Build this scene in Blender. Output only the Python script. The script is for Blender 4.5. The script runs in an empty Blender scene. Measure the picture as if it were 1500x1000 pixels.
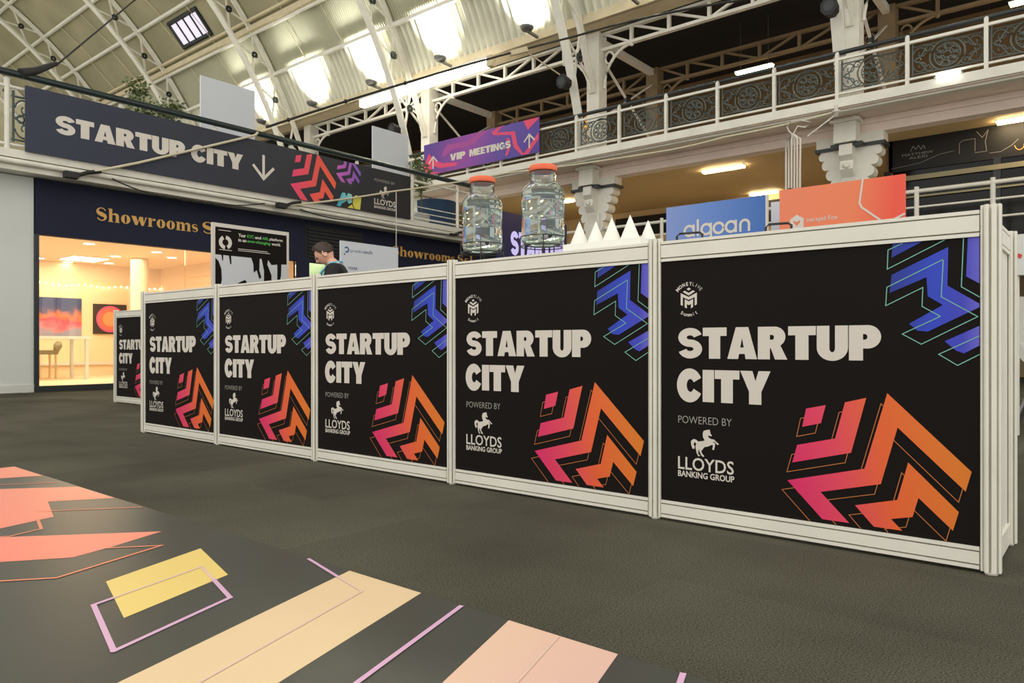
import bpy, bmesh, math, random
from math import sin, cos, pi, radians
from mathutils import Vector, Matrix
from mathutils.geometry import tessellate_polygon

# ------------------------------------------------------------------ camera, world, exposure
# Hall axes: X runs along the counter (towards the near right end), Y across the hall, Z up. Metres.
scn = bpy.context.scene
COL = scn.collection
FPX, YAW, EYE = 1075.0, math.atan(888.7 / 1075.0), 0.6112
cam_data = bpy.data.cameras.new('camera')
cam_data.sensor_width = 36.0
cam_data.lens = 36.0 * FPX / 1500.0
cam_data.shift_y = 5.4 / 1500.0
cam_data.clip_start = 0.05
cam_data.clip_end = 200
cam = bpy.data.objects.new('camera', cam_data)
cam.location = (0, 0, EYE)
cam.rotation_euler = (radians(90), 0, YAW)
COL.objects.link(cam)
scn.camera = cam

world = bpy.data.worlds.new('world')
scn.world = world
world.use_nodes = True
wb = world.node_tree.nodes['Background']
wb.inputs[0].default_value = (1.0, 0.985, 0.94, 1)
wb.inputs[1].default_value = 1.38

scn.view_settings.view_transform = 'Standard'
scn.view_settings.look = 'None'
scn.view_settings.gamma = 1.0
scn.view_settings.use_curve_mapping = False
scn.view_settings.exposure = 0.0

def area_light(name, loc, rot, sx, sy, power, col=(1, .95, .88)):
    d = bpy.data.lights.new(name, 'AREA'); d.shape = 'RECTANGLE'; d.size = sx; d.size_y = sy
    d.energy = power; d.color = col
    o = bpy.data.objects.new(name, d); o.location = loc; o.rotation_euler = rot
    COL.objects.link(o)
    return o

# added unseen area lights without fixtures, soft overhead fill for the hall
for i, (lx, ly) in enumerate([(-7.0, 0.0), (-2.0, -1.5), (3.0, 0.0), (-12.0, 1.0)]):
    area_light('overhead_fill_light', (lx, ly, 10.5), (0, 0, 0), 1.6, 1.6, 60)

# ------------------------------------------------------------------ materials
def lin(c):
    c = c / 255.0
    return c / 12.92 if c <= 0.04045 else ((c + 0.055) / 1.055) ** 2.4
def rgb(t): return (lin(t[0]), lin(t[1]), lin(t[2]), 1.0)
MATS = {}
def mat(name, col, rough=0.6, metal=0.0, var=0.0, scale=8.0, bump=0.0, bscale=60.0, emit=0.0, spec=0.5, rnd=0.0):
    if name in MATS: return MATS[name]
    m = bpy.data.materials.new(name); m.use_nodes = True
    nt = m.node_tree; b = nt.nodes['Principled BSDF']
    b.inputs['Roughness'].default_value = rough
    b.inputs['Metallic'].default_value = metal
    b.inputs['Specular IOR Level'].default_value = spec
    c = rgb(col)
    tc = nt.nodes.new('ShaderNodeTexCoord')
    b.inputs['Base Color'].default_value = c
    src = None
    if var > 0:
        n = nt.nodes.new('ShaderNodeTexNoise'); n.inputs['Scale'].default_value = scale; n.inputs['Detail'].default_value = 6
        nt.links.new(tc.outputs['Object'], n.inputs['Vector'])
        r = nt.nodes.new('ShaderNodeValToRGB')
        r.color_ramp.elements[0].position = 0.3; r.color_ramp.elements[1].position = 0.7
        r.color_ramp.elements[0].color = tuple(x * (1 - var) for x in c[:3]) + (1,)
        r.color_ramp.elements[1].color = tuple(min(1, x * (1 + var)) for x in c[:3]) + (1,)
        nt.links.new(n.outputs['Fac'], r.inputs['Fac'])
        src = r.outputs['Color']
    if rnd > 0:
        oi = nt.nodes.new('ShaderNodeObjectInfo')
        mr = nt.nodes.new('ShaderNodeMapRange'); mr.inputs['To Min'].default_value = 1 - rnd; mr.inputs['To Max'].default_value = 1 + rnd
        nt.links.new(oi.outputs['Random'], mr.inputs['Value'])
        mx = nt.nodes.new('ShaderNodeVectorMath'); mx.operation = 'SCALE'
        if src: nt.links.new(src, mx.inputs[0])
        else: mx.inputs[0].default_value = c[:3]
        nt.links.new(mr.outputs['Result'], mx.inputs['Scale'])
        src = mx.outputs['Vector']
    if src: nt.links.new(src, b.inputs['Base Color'])
    if bump > 0:
        n2 = nt.nodes.new('ShaderNodeTexNoise'); n2.inputs['Scale'].default_value = bscale; n2.inputs['Detail'].default_value = 3
        nt.links.new(tc.outputs['Object'], n2.inputs['Vector'])
        bp = nt.nodes.new('ShaderNodeBump'); bp.inputs['Strength'].default_value = bump; bp.inputs['Distance'].default_value = 0.01
        nt.links.new(n2.outputs['Fac'], bp.inputs['Height']); nt.links.new(bp.outputs['Normal'], b.inputs['Normal'])
    if emit > 0:
        b.inputs['Emission Color'].default_value = c; b.inputs['Emission Strength'].default_value = emit
    MATS[name] = m
    return m

def ramp_mat(name, stops, axis='X', lo=0.0, hi=1.0, rough=0.5, angle=None):
    """flat print whose ink runs through several colours along one axis of the object"""
    m = bpy.data.materials.new(name); m.use_nodes = True
    nt = m.node_tree; b = nt.nodes['Principled BSDF']; b.inputs['Roughness'].default_value = rough
    tc = nt.nodes.new('ShaderNodeTexCoord')
    dot = nt.nodes.new('ShaderNodeVectorMath'); dot.operation = 'DOT_PRODUCT'
    dot.inputs[1].default_value = angle if angle else {'X': (1, 0, 0), 'Y': (0, 1, 0), 'Z': (0, 0, 1)}[axis]
    nt.links.new(tc.outputs['Object'], dot.inputs[0])
    mr = nt.nodes.new('ShaderNodeMapRange'); mr.inputs['From Min'].default_value = lo; mr.inputs['From Max'].default_value = hi
    nt.links.new(dot.outputs['Value'], mr.inputs['Value'])
    r = nt.nodes.new('ShaderNodeValToRGB')
    r.color_ramp.elements[0].color = rgb(stops[0][1]); r.color_ramp.elements[0].position = stops[0][0]
    r.color_ramp.elements[1].color = rgb(stops[-1][1]); r.color_ramp.elements[1].position = stops[-1][0]
    for p, c in stops[1:-1]:
        e = r.color_ramp.elements.new(p); e.color = rgb(c)
    nt.links.new(mr.outputs['Result'], r.inputs['Fac']); nt.links.new(r.outputs['Color'], b.inputs['Base Color'])
    MATS[name] = m
    return m

M = dict(
    frame=mat('aluminium_frame', (230, 226, 212), 0.42, 0.0, .05, 5),
    groove=mat('frame_groove', (60, 56, 50), 0.7),
    print_black=mat('black_print', (24, 19, 17), 0.7, 0, .06, 3, spec=.12),
    ink_white=mat('white_ink', (216, 208, 196), 0.6),
    ink_orange=mat('orange_line_ink', (190, 110, 50), 0.6),
    ink_teal=mat('teal_line_ink', (120, 185, 170), 0.6),
    carpet=None, floor=None,
    white_paint=mat('white_paint', (214, 213, 206), 0.5, 0, .05, 2),
    wall_white=mat('wall_white', (216, 218, 212), 0.7, 0, .03, 1.2),
    iron_white=mat('iron_white', (226, 222, 208), 0.5, 0, .07, 4),
    cream=mat('cream_paint', (206, 192, 158), 0.6, 0, .08, 3),
    khaki=mat('khaki_boards', (156, 149, 118), 0.7, 0, .12, 1.1, rnd=.06),
    khaki_light=mat('khaki_sheet', (168, 166, 140), 0.6, 0, .10, .8),
    sheet=mat('corrugated_sheet', (222, 220, 200), 0.5, 0, .08, 2.0),
    iron_dark=mat('dark_iron', (38, 44, 44), 0.45),
    iron_grey=mat('grey_green_iron', (88, 98, 94), 0.5, 0, .1, 6),
    rail_green=mat('dark_green_rail', (30, 44, 44), 0.35),
    navy=mat('navy_fascia', (30, 34, 54), 0.6, 0, .05, 2, spec=.2),
    banner_navy=mat('banner_navy', (40, 45, 64), 0.6, 0, .05, 2),
    black=mat('matt_black', (22, 22, 22), 0.6),
    blackgloss=mat('black_wire', (18, 18, 18), 0.3),
    gold=mat('gold_letter', (222, 170, 84), 0.4),
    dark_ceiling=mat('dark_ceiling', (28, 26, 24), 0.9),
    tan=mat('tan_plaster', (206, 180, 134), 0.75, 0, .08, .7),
    pinkgrey=mat('pinkish_beam', (238, 220, 206), 0.7, 0, .06, 2),
    rear_shade_tone=mat('iron_white_shade_tint', (142, 122, 90), 0.7, 0, .08, 2),  # white iron with the rear gallery's warm shade put into the colour
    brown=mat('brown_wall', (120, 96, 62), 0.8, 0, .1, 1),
    vinyl=mat('floor_vinyl', (70, 71, 64), 0.36, 0, .05, 3, spec=.5),
    orange_lid=mat('orange_lid', (236, 104, 62), 0.4),
    paper=mat('paper_white', (238, 236, 226), 0.8),
    skin=mat('skin', (230, 174, 148), 0.5, 0, .05, 20),
    hair=mat('dark_hair', (58, 42, 30), 0.6, 0, .3, 40),
    jacket=mat('black_jacket', (24, 22, 24), 0.8),
    lanyard=mat('blue_lanyard', (96, 178, 204), 0.6),
    board_grey=mat('board_pale', (206, 210, 216), 0.5),
    leaf=mat('leaf_green', (92, 104, 58), 0.5, 0, .4, 12),
    bark=mat('bark', (84, 70, 52), 0.8, 0, .2, 20),
    pot=mat('grey_pot', (150, 150, 146), 0.6),
    blue_cloth=mat('blue_upholstery', (28, 56, 84), 0.8, 0, .1, 20),
    tube=mat('tube_light', (255, 248, 236), 0.4, emit=12.0),
    warm_tube=mat('warm_tube', (255, 226, 178), 0.4, emit=30.0),
    shop_wall=mat('shop_cream', (238, 214, 176), 0.7),
    shop_floor=mat('shop_floor', (236, 214, 180), 0.35, 0, .04, 1),
    shop_lamp=mat('shop_lamp', (255, 238, 205), 0.4, emit=14.0),
    green_wall=mat('green_wall', (190, 206, 176), 0.7),
    glass_dark=mat('dark_shop_glass', (20, 20, 18), 0.15, spec=.25),
    steel=mat('steel_grey', (120, 120, 118), 0.4, 0.6),
    rope=mat('pale_rope', (206, 196, 168), 0.8),
    cable=mat('black_cable', (30, 28, 26), 0.6),
    red=mat('red_letter', (205, 60, 48), 0.5),
    greyline=mat('grey_line', (158, 153, 144), 0.6),
    louvre=mat('dark_louvre', (30, 32, 38), 0.5),
)

def carpet_material():
    m = bpy.data.materials.new('carpet_pile'); m.use_nodes = True
    nt = m.node_tree; b = nt.nodes['Principled BSDF']; b.inputs['Roughness'].default_value = 0.95
    b.inputs['Specular IOR Level'].default_value = 0.1
    g = nt.nodes.new('ShaderNodeNewGeometry')
    fine = nt.nodes.new('ShaderNodeTexNoise'); fine.inputs['Scale'].default_value = 260; fine.inputs['Detail'].default_value = 2
    wear = nt.nodes.new('ShaderNodeTexNoise'); wear.inputs['Scale'].default_value = 1.3; wear.inputs['Detail'].default_value = 4
    nt.links.new(g.outputs['Position'], fine.inputs['Vector']); nt.links.new(g.outputs['Position'], wear.inputs['Vector'])
    r = nt.nodes.new('ShaderNodeValToRGB')
    r.color_ramp.elements[0].position = .3; r.color_ramp.elements[0].color = rgb((48, 47, 40))
    r.color_ramp.elements[1].position = .72; r.color_ramp.elements[1].color = rgb((104, 101, 85))
    nt.links.new(fine.outputs['Fac'], r.inputs['Fac'])
    wr = nt.nodes.new('ShaderNodeMapRange'); wr.inputs['From Min'].default_value = .3; wr.inputs['From Max'].default_value = .7
    wr.inputs['To Min'].default_value = .74; wr.inputs['To Max'].default_value = 1.26
    nt.links.new(wear.outputs['Fac'], wr.inputs['Value'])
    oi = nt.nodes.new('ShaderNodeObjectInfo')
    orr = nt.nodes.new('ShaderNodeMapRange'); orr.inputs['To Min'].default_value = .90; orr.inputs['To Max'].default_value = 1.08
    nt.links.new(oi.outputs['Random'], orr.inputs['Value'])
    mu = nt.nodes.new('ShaderNodeMath'); mu.operation = 'MULTIPLY'
    nt.links.new(wr.outputs['Result'], mu.inputs[0]); nt.links.new(orr.outputs['Result'], mu.inputs[1])
    sc = nt.nodes.new('ShaderNodeVectorMath'); sc.operation = 'SCALE'
    nt.links.new(r.outputs['Color'], sc.inputs[0]); nt.links.new(mu.outputs['Value'], sc.inputs['Scale'])
    nt.links.new(sc.outputs['Vector'], b.inputs['Base Color'])
    bp = nt.nodes.new('ShaderNodeBump'); bp.inputs['Strength'].default_value = .6; bp.inputs['Distance'].default_value = .004
    nt.links.new(fine.outputs['Fac'], bp.inputs['Height']); nt.links.new(bp.outputs['Normal'], b.inputs['Normal'])
    return m
M['carpet'] = carpet_material()

def glass_material(name, tint=(0.93, 0.97, 0.96), gloss=0.12, ior=1.45, thin=False):
    m = bpy.data.materials.new(name); m.use_nodes = True
    nt = m.node_tree; out = nt.nodes['Material Output']; nt.nodes.remove(nt.nodes['Principled BSDF'])
    if thin:
        t = nt.nodes.new('ShaderNodeBsdfTransparent'); t.inputs['Color'].default_value = tint + (1,)
        gl = nt.nodes.new('ShaderNodeBsdfGlossy'); gl.inputs['Roughness'].default_value = 0.02
        fr = nt.nodes.new('ShaderNodeFresnel'); fr.inputs['IOR'].default_value = ior
        mx = nt.nodes.new('ShaderNodeMixShader')
        nt.links.new(fr.outputs['Fac'], mx.inputs['Fac']); nt.links.new(t.outputs[0], mx.inputs[1]); nt.links.new(gl.outputs[0], mx.inputs[2])
        nt.links.new(mx.outputs[0], out.inputs['Surface'])
    else:
        gl = nt.nodes.new('ShaderNodeBsdfGlass'); gl.inputs['Color'].default_value = tint + (1,)
        gl.inputs['Roughness'].default_value = 0.0; gl.inputs['IOR'].default_value = ior
        nt.links.new(gl.outputs[0], out.inputs['Surface'])
    MATS[name] = m
    return m
M['pane'] = glass_material('shop_pane', (0.97, 0.97, 0.96), thin=True)
M['jar'] = glass_material('jar_glass', (0.95, 0.98, 0.97))
M['water'] = glass_material('water', (0.97, 0.99, 0.99), ior=1.33)

# ------------------------------------------------------------------ mesh helpers
def origin(o):
    p = Vector((0, 0, 0))
    while o is not None:
        p += o.location; o = o.parent
    return p
class MB:
    def __init__(s): s.v = []; s.f = []; s.smooth = []
    def add(s, vs, fs, sm=False):
        n = len(s.v); s.v += [tuple(v) for v in vs]
        s.f += [tuple(i + n for i in f) for f in fs]; s.smooth += [sm] * len(fs)
        return s
    def box(s, x0, x1, y0, y1, z0, z1):
        vs = [(x, y, z) for x in (x0, x1) for y in (y0, y1) for z in (z0, z1)]
        return s.add(vs, [(0, 1, 3, 2), (4, 6, 7, 5), (0, 4, 5, 1), (2, 3, 7, 6), (0, 2, 6, 4), (1, 5, 7, 3)])
    def bar(s, p, q, w, h=None, up=(0, 0, 1)):
        p, q = Vector(p), Vector(q); h = h or w
        d = (q - p).normalized(); u = Vector(up)
        if abs(d.dot(u)) > .98: u = Vector((1, 0, 0))
        a = d.cross(u).normalized() * w / 2; b = a.cross(d).normalized() * h / 2
        vs = [p + sa * a + sb * b for sa, sb in ((-1, -1), (1, -1), (1, 1), (-1, 1))] + [q + sa * a + sb * b for sa, sb in ((-1, -1), (1, -1), (1, 1), (-1, 1))]
        return s.add(vs, [(3, 2, 1, 0), (4, 5, 6, 7), (0, 1, 5, 4), (1, 2, 6, 5), (2, 3, 7, 6), (3, 0, 4, 7)])
    def tube(s, pts, r, n=6, closed=False):
        pts = [Vector(p) for p in pts]; N = len(pts); rings = []
        for i, p in enumerate(pts):
            a = pts[i - 1] if (i > 0 or closed) else p
            b = pts[(i + 1) % N] if (i < N - 1 or closed) else p
            d = (b - a).normalized()
            u = Vector((0, 0, 1)) if abs(d.z) < .95 else Vector((1, 0, 0))
            x = d.cross(u).normalized(); y = x.cross(d).normalized()
            rr = r[i] if isinstance(r, (list, tuple)) else r
            rings.append([p + (x * cos(2 * pi * k / n) + y * sin(2 * pi * k / n)) * rr for k in range(n)])
        vs = [v for rg in rings for v in rg]; fs = []
        for i in range(N if closed else N - 1):
            j = (i + 1) % N
            for k in range(n): fs.append((i * n + k, i * n + (k + 1) % n, j * n + (k + 1) % n, j * n + k))
        s.add(vs, fs, True)
        if not closed:
            s.add(rings[0], [tuple(range(n))[::-1]]); s.add(rings[-1], [tuple(range(n))])
        return s
    def lathe(s, prof, n=32, c=(0, 0, 0), a0=0, a1=2 * pi):
        full = abs(a1 - a0 - 2 * pi) < 1e-6; m = n if full else n + 1
        vs = []
        for r, z in prof:
            for k in range(m):
                a = a0 + (a1 - a0) * k / n
                vs.append((c[0] + r * cos(a), c[1] + r * sin(a), c[2] + z))
        fs = []
        for i in range(len(prof) - 1):
            for k in range(n):
                k2 = (k + 1) % m
                fs.append((i * m + k, i * m + k2, (i + 1) * m + k2, (i + 1) * m + k))
        return s.add(vs, fs, True)
    def prism(s, poly, fn0, fn1):
        """poly: list of 2D points; fn0/fn1 map a 2D point to the two end faces"""
        n = len(poly)
        tri = tessellate_polygon([[Vector((p[0], p[1], 0)) for p in poly]])
        s.add([fn0(p) for p in poly] + [fn1(p) for p in poly],
              [tuple(t)[::-1] for t in tri] + [tuple(i + n for i in t) for t in tri] + [(i, (i + 1) % n, n + (i + 1) % n, n + i) for i in range(n)])
        return s
    def ball(s, c, r, seg=12, rings=8, sq=(1, 1, 1)):
        vs = [(c[0], c[1], c[2] + r * sq[2])]; fs = []
        for i in range(1, rings):
            t = pi * i / rings
            for k in range(seg):
                a = 2 * pi * k / seg
                vs.append((c[0] + r * sq[0] * sin(t) * cos(a), c[1] + r * sq[1] * sin(t) * sin(a), c[2] + r * sq[2] * cos(t)))
        vs.append((c[0], c[1], c[2] - r * sq[2])); L = len(vs) - 1
        for k in range(seg): fs.append((0, 1 + k, 1 + (k + 1) % seg))
        for i in range(rings - 2):
            for k in range(seg):
                a = 1 + i * seg + k; b = 1 + i * seg + (k + 1) % seg
                fs.append((a, a + seg, b + seg, b))
        b0 = 1 + (rings - 2) * seg
        for k in range(seg): fs.append((L, b0 + (k + 1) % seg, b0 + k))
        return s.add(vs, fs, True)
    def mesh(s, name, m):
        me = bpy.data.meshes.new(name); me.from_pydata(s.v, [], s.f)
        me.polygons.foreach_set('use_smooth', s.smooth)
        me.materials.append(m); me.validate(); me.update()
        bm = bmesh.new(); bm.from_mesh(me); bmesh.ops.recalc_face_normals(bm, faces=bm.faces); bm.to_mesh(me); bm.free()
        return me
    def build(s, name, m, parent=None, local=False):
        if parent is not None and not local:
            o = origin(parent); s.v = [(v[0] - o.x, v[1] - o.y, v[2] - o.z) for v in s.v]
        return put(name, s.mesh(name, m), parent)
def put(name, me, parent=None, loc=(0, 0, 0)):
    o = bpy.data.objects.new(name, me); COL.objects.link(o); o.location = loc
    if parent is not None: o.parent = parent
    return o
def tag(o, label=None, cat=None, group=None, kind=None):
    if label: o['label'] = label
    if cat: o['category'] = cat
    if group: o['group'] = group
    if kind: o['kind'] = kind
    return o
def thing(name, label, cat, loc=(0, 0, 0), group=None, kind=None):
    o = bpy.data.objects.new(name, None); o.empty_display_size = .1; COL.objects.link(o); o.location = loc
    return tag(o, label, cat, group, kind)
def struct(name, mb, m):
    return tag(mb.build(name, m), kind='structure')
def copy_tree(o, parent=None):
    c = o.copy(); COL.objects.link(c); c.parent = parent
    for ch in list(o.children): copy_tree(ch, c)
    return c

# ------------------------------------------------------------------ flat print helpers
# a frame maps print coordinates (s,t) and a lift w onto a plane
def FR(o, ux, uy):
    o, ux, uy = Vector(o), Vector(ux), Vector(uy); n = ux.cross(uy)
    return lambda s, t, w=0.0: o + ux * s + uy * t + n * w
def fill(mb, contours, fr, w=.0012):
    cs = [[Vector((p[0], p[1], 0)) for p in c] for c in contours]
    tri = tessellate_polygon(cs)
    flat = [p for c in contours for p in c]
    mb.add([fr(p[0], p[1], w) for p in flat], tri)
def stroke(mb, pts, fr, width, closed=False, w=.0014):
    P = [Vector((p[0], p[1])) for p in pts]; n = len(P)
    for i in range(n if closed else n - 1):
        a, b = P[i], P[(i + 1) % n]; d = (b - a)
        if d.length < 1e-6: continue
        d.normalize(); e = Vector((-d.y, d.x)) * width / 2; x = d * width * .45
        q = [a - x - e, b + x - e, b + x + e, a - x + e]
        mb.add([fr(p.x, p.y, w + .00004 * (i % 3)) for p in q], [(0, 1, 2, 3)])
def arc(cx, cy, rx, ry, a0, a1, n=14):
    return [(cx + rx * cos(radians(a0 + (a1 - a0) * i / n)), cy + ry * sin(radians(a0 + (a1 - a0) * i / n))) for i in range(n + 1)]
def ribbon(path, th):
    """closed outline of a thick line along a path; th(u) gives the thickness"""
    L, Rr = [], []
    n = len(path)
    for i, p in enumerate(path):
        a = path[max(0, i - 1)]; b = path[min(n - 1, i + 1)]
        dx, dy = b[0] - a[0], b[1] - a[1]; l = math.hypot(dx, dy) or 1
        t = th(i / (n - 1)) / 2
        L.append((p[0] - dy / l * t, p[1] + dx / l * t)); Rr.append((p[0] + dy / l * t, p[1] - dx / l * t))
    return L + Rr[::-1]
# heavy grotesque capitals, cap height 1; each entry: advance width, list of contour groups (outer + holes)
HV = {
    'S': (.88, [[[(x * 1.28, y) for x, y in ribbon(arc(.344, .69, .222, .19, 14, 270, 18) + arc(.344, .31, .222, .19, 90, -166, 18)[1:], lambda u: .245)]]]),
    'T': (.84, [[[(0, 1), (0, .73), (.22, .73), (.22, 0), (.62, 0), (.62, .73), (.84, .73), (.84, 1)]]]),
    'A': (1.0, [[[(0, 0), (.29, 1), (.71, 1), (1.0, 0), (.62, 0), (.59, .16), (.40, .16), (.37, 0)], [(.44, .36), (.56, .36), (.50, .66)]]]),
    'R': (.94, [[[(0, 0), (0, 1), (.52, 1)] + arc(.54, .69, .34, .31, 85, -50, 10) + [(.72, .43), (.94, 0), (.55, 0), (.42, .34), (.39, .34), (.39, 0)],
                 [(.39, .75), (.39, .60)] + arc(.46, .675, .06, .075, -80, 80, 6)]]),
    'U': (.90, [[[(0, 1), (0, .36)] + arc(.45, .36, .45, .38, 180, 360, 16)[1:] + [(.90, 1), (.53, 1), (.53, .34)] + arc(.45, .34, .08, .11, 360, 180, 8)[1:] + [(.37, 1)]]]),
    'P': (.88, [[[(0, 0), (0, 1), (.50, 1)] + arc(.52, .67, .36, .33, 85, -85, 12) + [(.39, .34), (.39, 0)],
                 [(.39, .75), (.39, .59)] + arc(.44, .67, .07, .08, -80, 80, 6)]]),
    'C': (.88, [[ribbon(arc(.45, .5, .30, .37, 28, 332, 26), lambda u: .30 + .06 * sin(u * pi))]]),
    'I': (.40, [[[(0, 0), (0, 1), (.40, 1), (.40, 0)]]]),
    'Y': (.98, [[[(0, 1), (.40, 1), (.50, .70), (.60, 1), (.98, 1), (.69, .38), (.69, 0), (.29, 0), (.29, .38)]]]),
    'V': (.94, [[[(0, 1), (.36, 1), (.48, .42), (.60, 1), (.94, 1), (.66, 0), (.28, 0)]]]),
    'M': (1.12, [[[(0, 0), (0, 1), (.42, 1), (.56, .52), (.70, 1), (1.12, 1), (1.12, 0), (.80, 0), (.80, .55), (.65, 0), (.47, 0), (.32, .55), (.32, 0)]]]),
    'E': (.74, [[[(0, 0), (0, 1), (.72, 1), (.72, .76), (.34, .76), (.34, .62), (.66, .62), (.66, .39), (.34, .39), (.34, .24), (.74, .24), (.74, 0)]]]),
    'N': (.92, [[[(0, 0), (0, 1), (.34, 1), (.60, .48), (.60, 1), (.92, 1), (.92, 0), (.60, 0), (.32, .54), (.32, 0)]]]),
    'G': (.92, [[ribbon(arc(.46, .5, .31, .37, 35, 330, 24), lambda u: .28)], [[(.50, .54), (.92, .54), (.92, .05), (.66, .05), (.66, .34), (.50, .34)]]]),
}
def heavy(mb, text, fr, s0, s1, t0, t1, gap=.025, w=.0012):
    adv = sum((HV[c][0] + gap) if c != ' ' else .34 for c in text) - gap
    k = (s1 - s0) / adv; h = t1 - t0; x = 0
    for c in text:
        if c == ' ': x += .34; continue
        for grp in HV[c][1]:
            fill(mb, [[(s0 + (x + p[0]) * k, t0 + p[1] * h) for p in cn] for cn in grp], fr, w)
        x += HV[c][0] + gap
# fat serif letters, x height .68
def _bowl(cx, rx, ry=.35, cy=.34, ins=.42):
    return [arc(cx, cy, rx, ry, 0, 360, 20)[:-1], arc(cx, cy, rx * ins * .62, ry * .9, 0, 360, 16)[:-1]]
def _stem(x, w=.2, y0=0, y1=.68, ser=.07):
    return [[(x - ser, y0), (x - ser, y0 + .035), (x, y0 + .06), (x, y1 - .06), (x - ser, y1 - .035), (x - ser, y1), (x + w, y1), (x + w, y0 + .06), (x + w + ser, y0 + .035), (x + w + ser, y0)]]
def _arch(x0, x1, w=.2):
    return [[(x0, .48), (x0, .54)] + arc((x0 + x1) / 2, .48, (x1 - x0) / 2, .22, 150, 0, 8) + [(x1, .06), (x1 + .06, .035), (x1 + .06, 0), (x1 - w - .06, 0), (x1 - w - .06, .035), (x1 - w, .06), (x1 - w, .50)] + arc((x0 + x1 - w) / 2, .46, (x1 - w - x0) / 2, .10, 10, 170, 6)]
FAT = {
    'S': (.72, [[ribbon(arc(.36, .74, .24, .22, 10, 255, 14) + arc(.36, .26, .24, .22, 75, -170, 14), lambda u: .07 + .24 * math.exp(-((u - .5) / .17) ** 2))]]),
    's': (.52, [[ribbon(arc(.26, .50, .17, .14, 10, 255, 10) + arc(.26, .19, .17, .15, 75, -170, 10), lambda u: .05 + .16 * math.exp(-((u - .5) / .18) ** 2))]]),
    'h': (.78, [_stem(.08, y1=1.0), _arch(.26, .70)]),
    'l': (.38, [_stem(.09, y1=1.0)]),
    'o': (.66, [_bowl(.33, .30)]),
    'e': (.62, [[arc(.31, .34, .28, .35, 40, 330, 20) + arc(.36, .34, .13, .31, 320, 40, 14)], [[(.20, .34), (.58, .34), (.58, .40), (.20, .40)]]]),
    'r': (.56, [_stem(.08), [arc(.46, .58, .09, .10, 0, 360, 10)[:-1]], [[(.26, .48), (.36, .66), (.46, .68), (.40, .58), (.26, .40)]]]),
    'm': (1.12, [_stem(.08), _arch(.26, .64), _arch(.64, 1.05)]),
    'w': (1.06, [[[(0, .68), (.32, .68), (.44, .24), (.54, .68), (.78, .68), (.84, .24), (.94, .68), (1.04, .68), (.82, 0), (.68, 0), (.54, .42), (.40, 0), (.26, 0)]]]),
}
def fat(mb, text, fr, s0, s1, t0, t1, gap=.03, w=.003):
    adv = sum((FAT[c][0] + gap) if c != ' ' else .30 for c in text) - gap
    k = (s1 - s0) / adv; h = t1 - t0; x = 0
    for c in text:
        if c == ' ': x += .30; continue
        for grp in FAT[c][1]:
            fill(mb, [[(s0 + (x + p[0]) * k, t0 + p[1] * h) for p in cn] for cn in grp], fr, w)
        x += FAT[c][0] + gap
def sans(mb, text, fr, s0, s1, t0, t1, bold=0.0, w=.0012, shear=0.0):
    cu = bpy.data.curves.new('lettering', 'FONT'); cu.body = text; cu.size = 1.0; cu.offset = bold; cu.resolution_u = 3; cu.fill_mode = 'FRONT'; cu.shear = shear
    ob = bpy.data.objects.new('lettering', cu)
    me = bpy.data.meshes.new_from_object(ob)
    xs = [v.co.x for v in me.vertices]; ys = [v.co.y for v in me.vertices]
    x0, x1, y0, y1 = min(xs), max(xs), min(ys), max(ys)
    mb.add([fr(s0 + (v.co.x - x0) / (x1 - x0) * (s1 - s0), t0 + (v.co.y - y0) / (y1 - y0) * (t1 - t0), w) for v in me.vertices], [tuple(p.vertices) for p in me.polygons])
    bpy.data.objects.remove(ob); bpy.data.curves.remove(cu); bpy.data.meshes.remove(me)
def arc_text(mb, text, fr, cx, cy, r, size, a_mid, step, bold=0.0, flip=False):
    n = len(text)
    for i, ch in enumerate(text):
        a = radians(a_mid + (step * (i - (n - 1) / 2)) * (1 if flip else -1))
        px, py = cx + r * cos(a), cy + r * sin(a); rot = a - pi / 2 + (pi if flip else 0)
        cr, sr = cos(rot), sin(rot)
        f2 = lambda s, t, w=0, px=px, py=py, cr=cr, sr=sr: fr(px + s * cr - t * sr, py + s * sr + t * cr, w)
        wd = {'I': .16, 'i': .16, 'l': .16, 'm': .95, 'M': .98, 't': .42, 'u': .62, 'S': .66, 'O': .92, 'L': .55, 'E': .58}.get(ch, .76) * size
        hh = size if ch.isupper() or ch in 'it' else size * .74
        sans(mb, ch, f2, -wd / 2, wd / 2, -size / 2, -size / 2 + hh, bold)
# ------------------------------------------------------------------ floor
floor = struct('floor', MB().box(-34, 8, -8, 19, -.12, -.006), M['carpet'])
tile_me = MB()
g = .4998
tile_me.add([(.0002, .0002, 0), (g, .0002, 0), (g, g, 0), (.0002, g, 0), (0, 0, -.006), (.5, 0, -.006), (.5, .5, -.006), (0, .5, -.006)],
            [(0, 1, 2, 3), (0, 4, 5, 1), (1, 5, 6, 2), (2, 6, 7, 3), (3, 7, 4, 0)])
tile_me = tile_me.mesh('carpet_tile', M['carpet'])
for ix in range(-22, 4):
    for iy in range(-1, 7):
        x, y = ix * .5 + .08, iy * .5 - .25
        if y + .5 < -.02 * ix and ix > -6 and y < .5 and x > -1.2 and y < 0: continue
        put('carpet_tile', tile_me, floor, (x, y, 0))
for ix in range(-1, 5):
    for iy in range(7, 15):
        put('carpet_tile', tile_me, floor, (ix * .5 + .08, iy * .5 - .25, 0))

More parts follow.
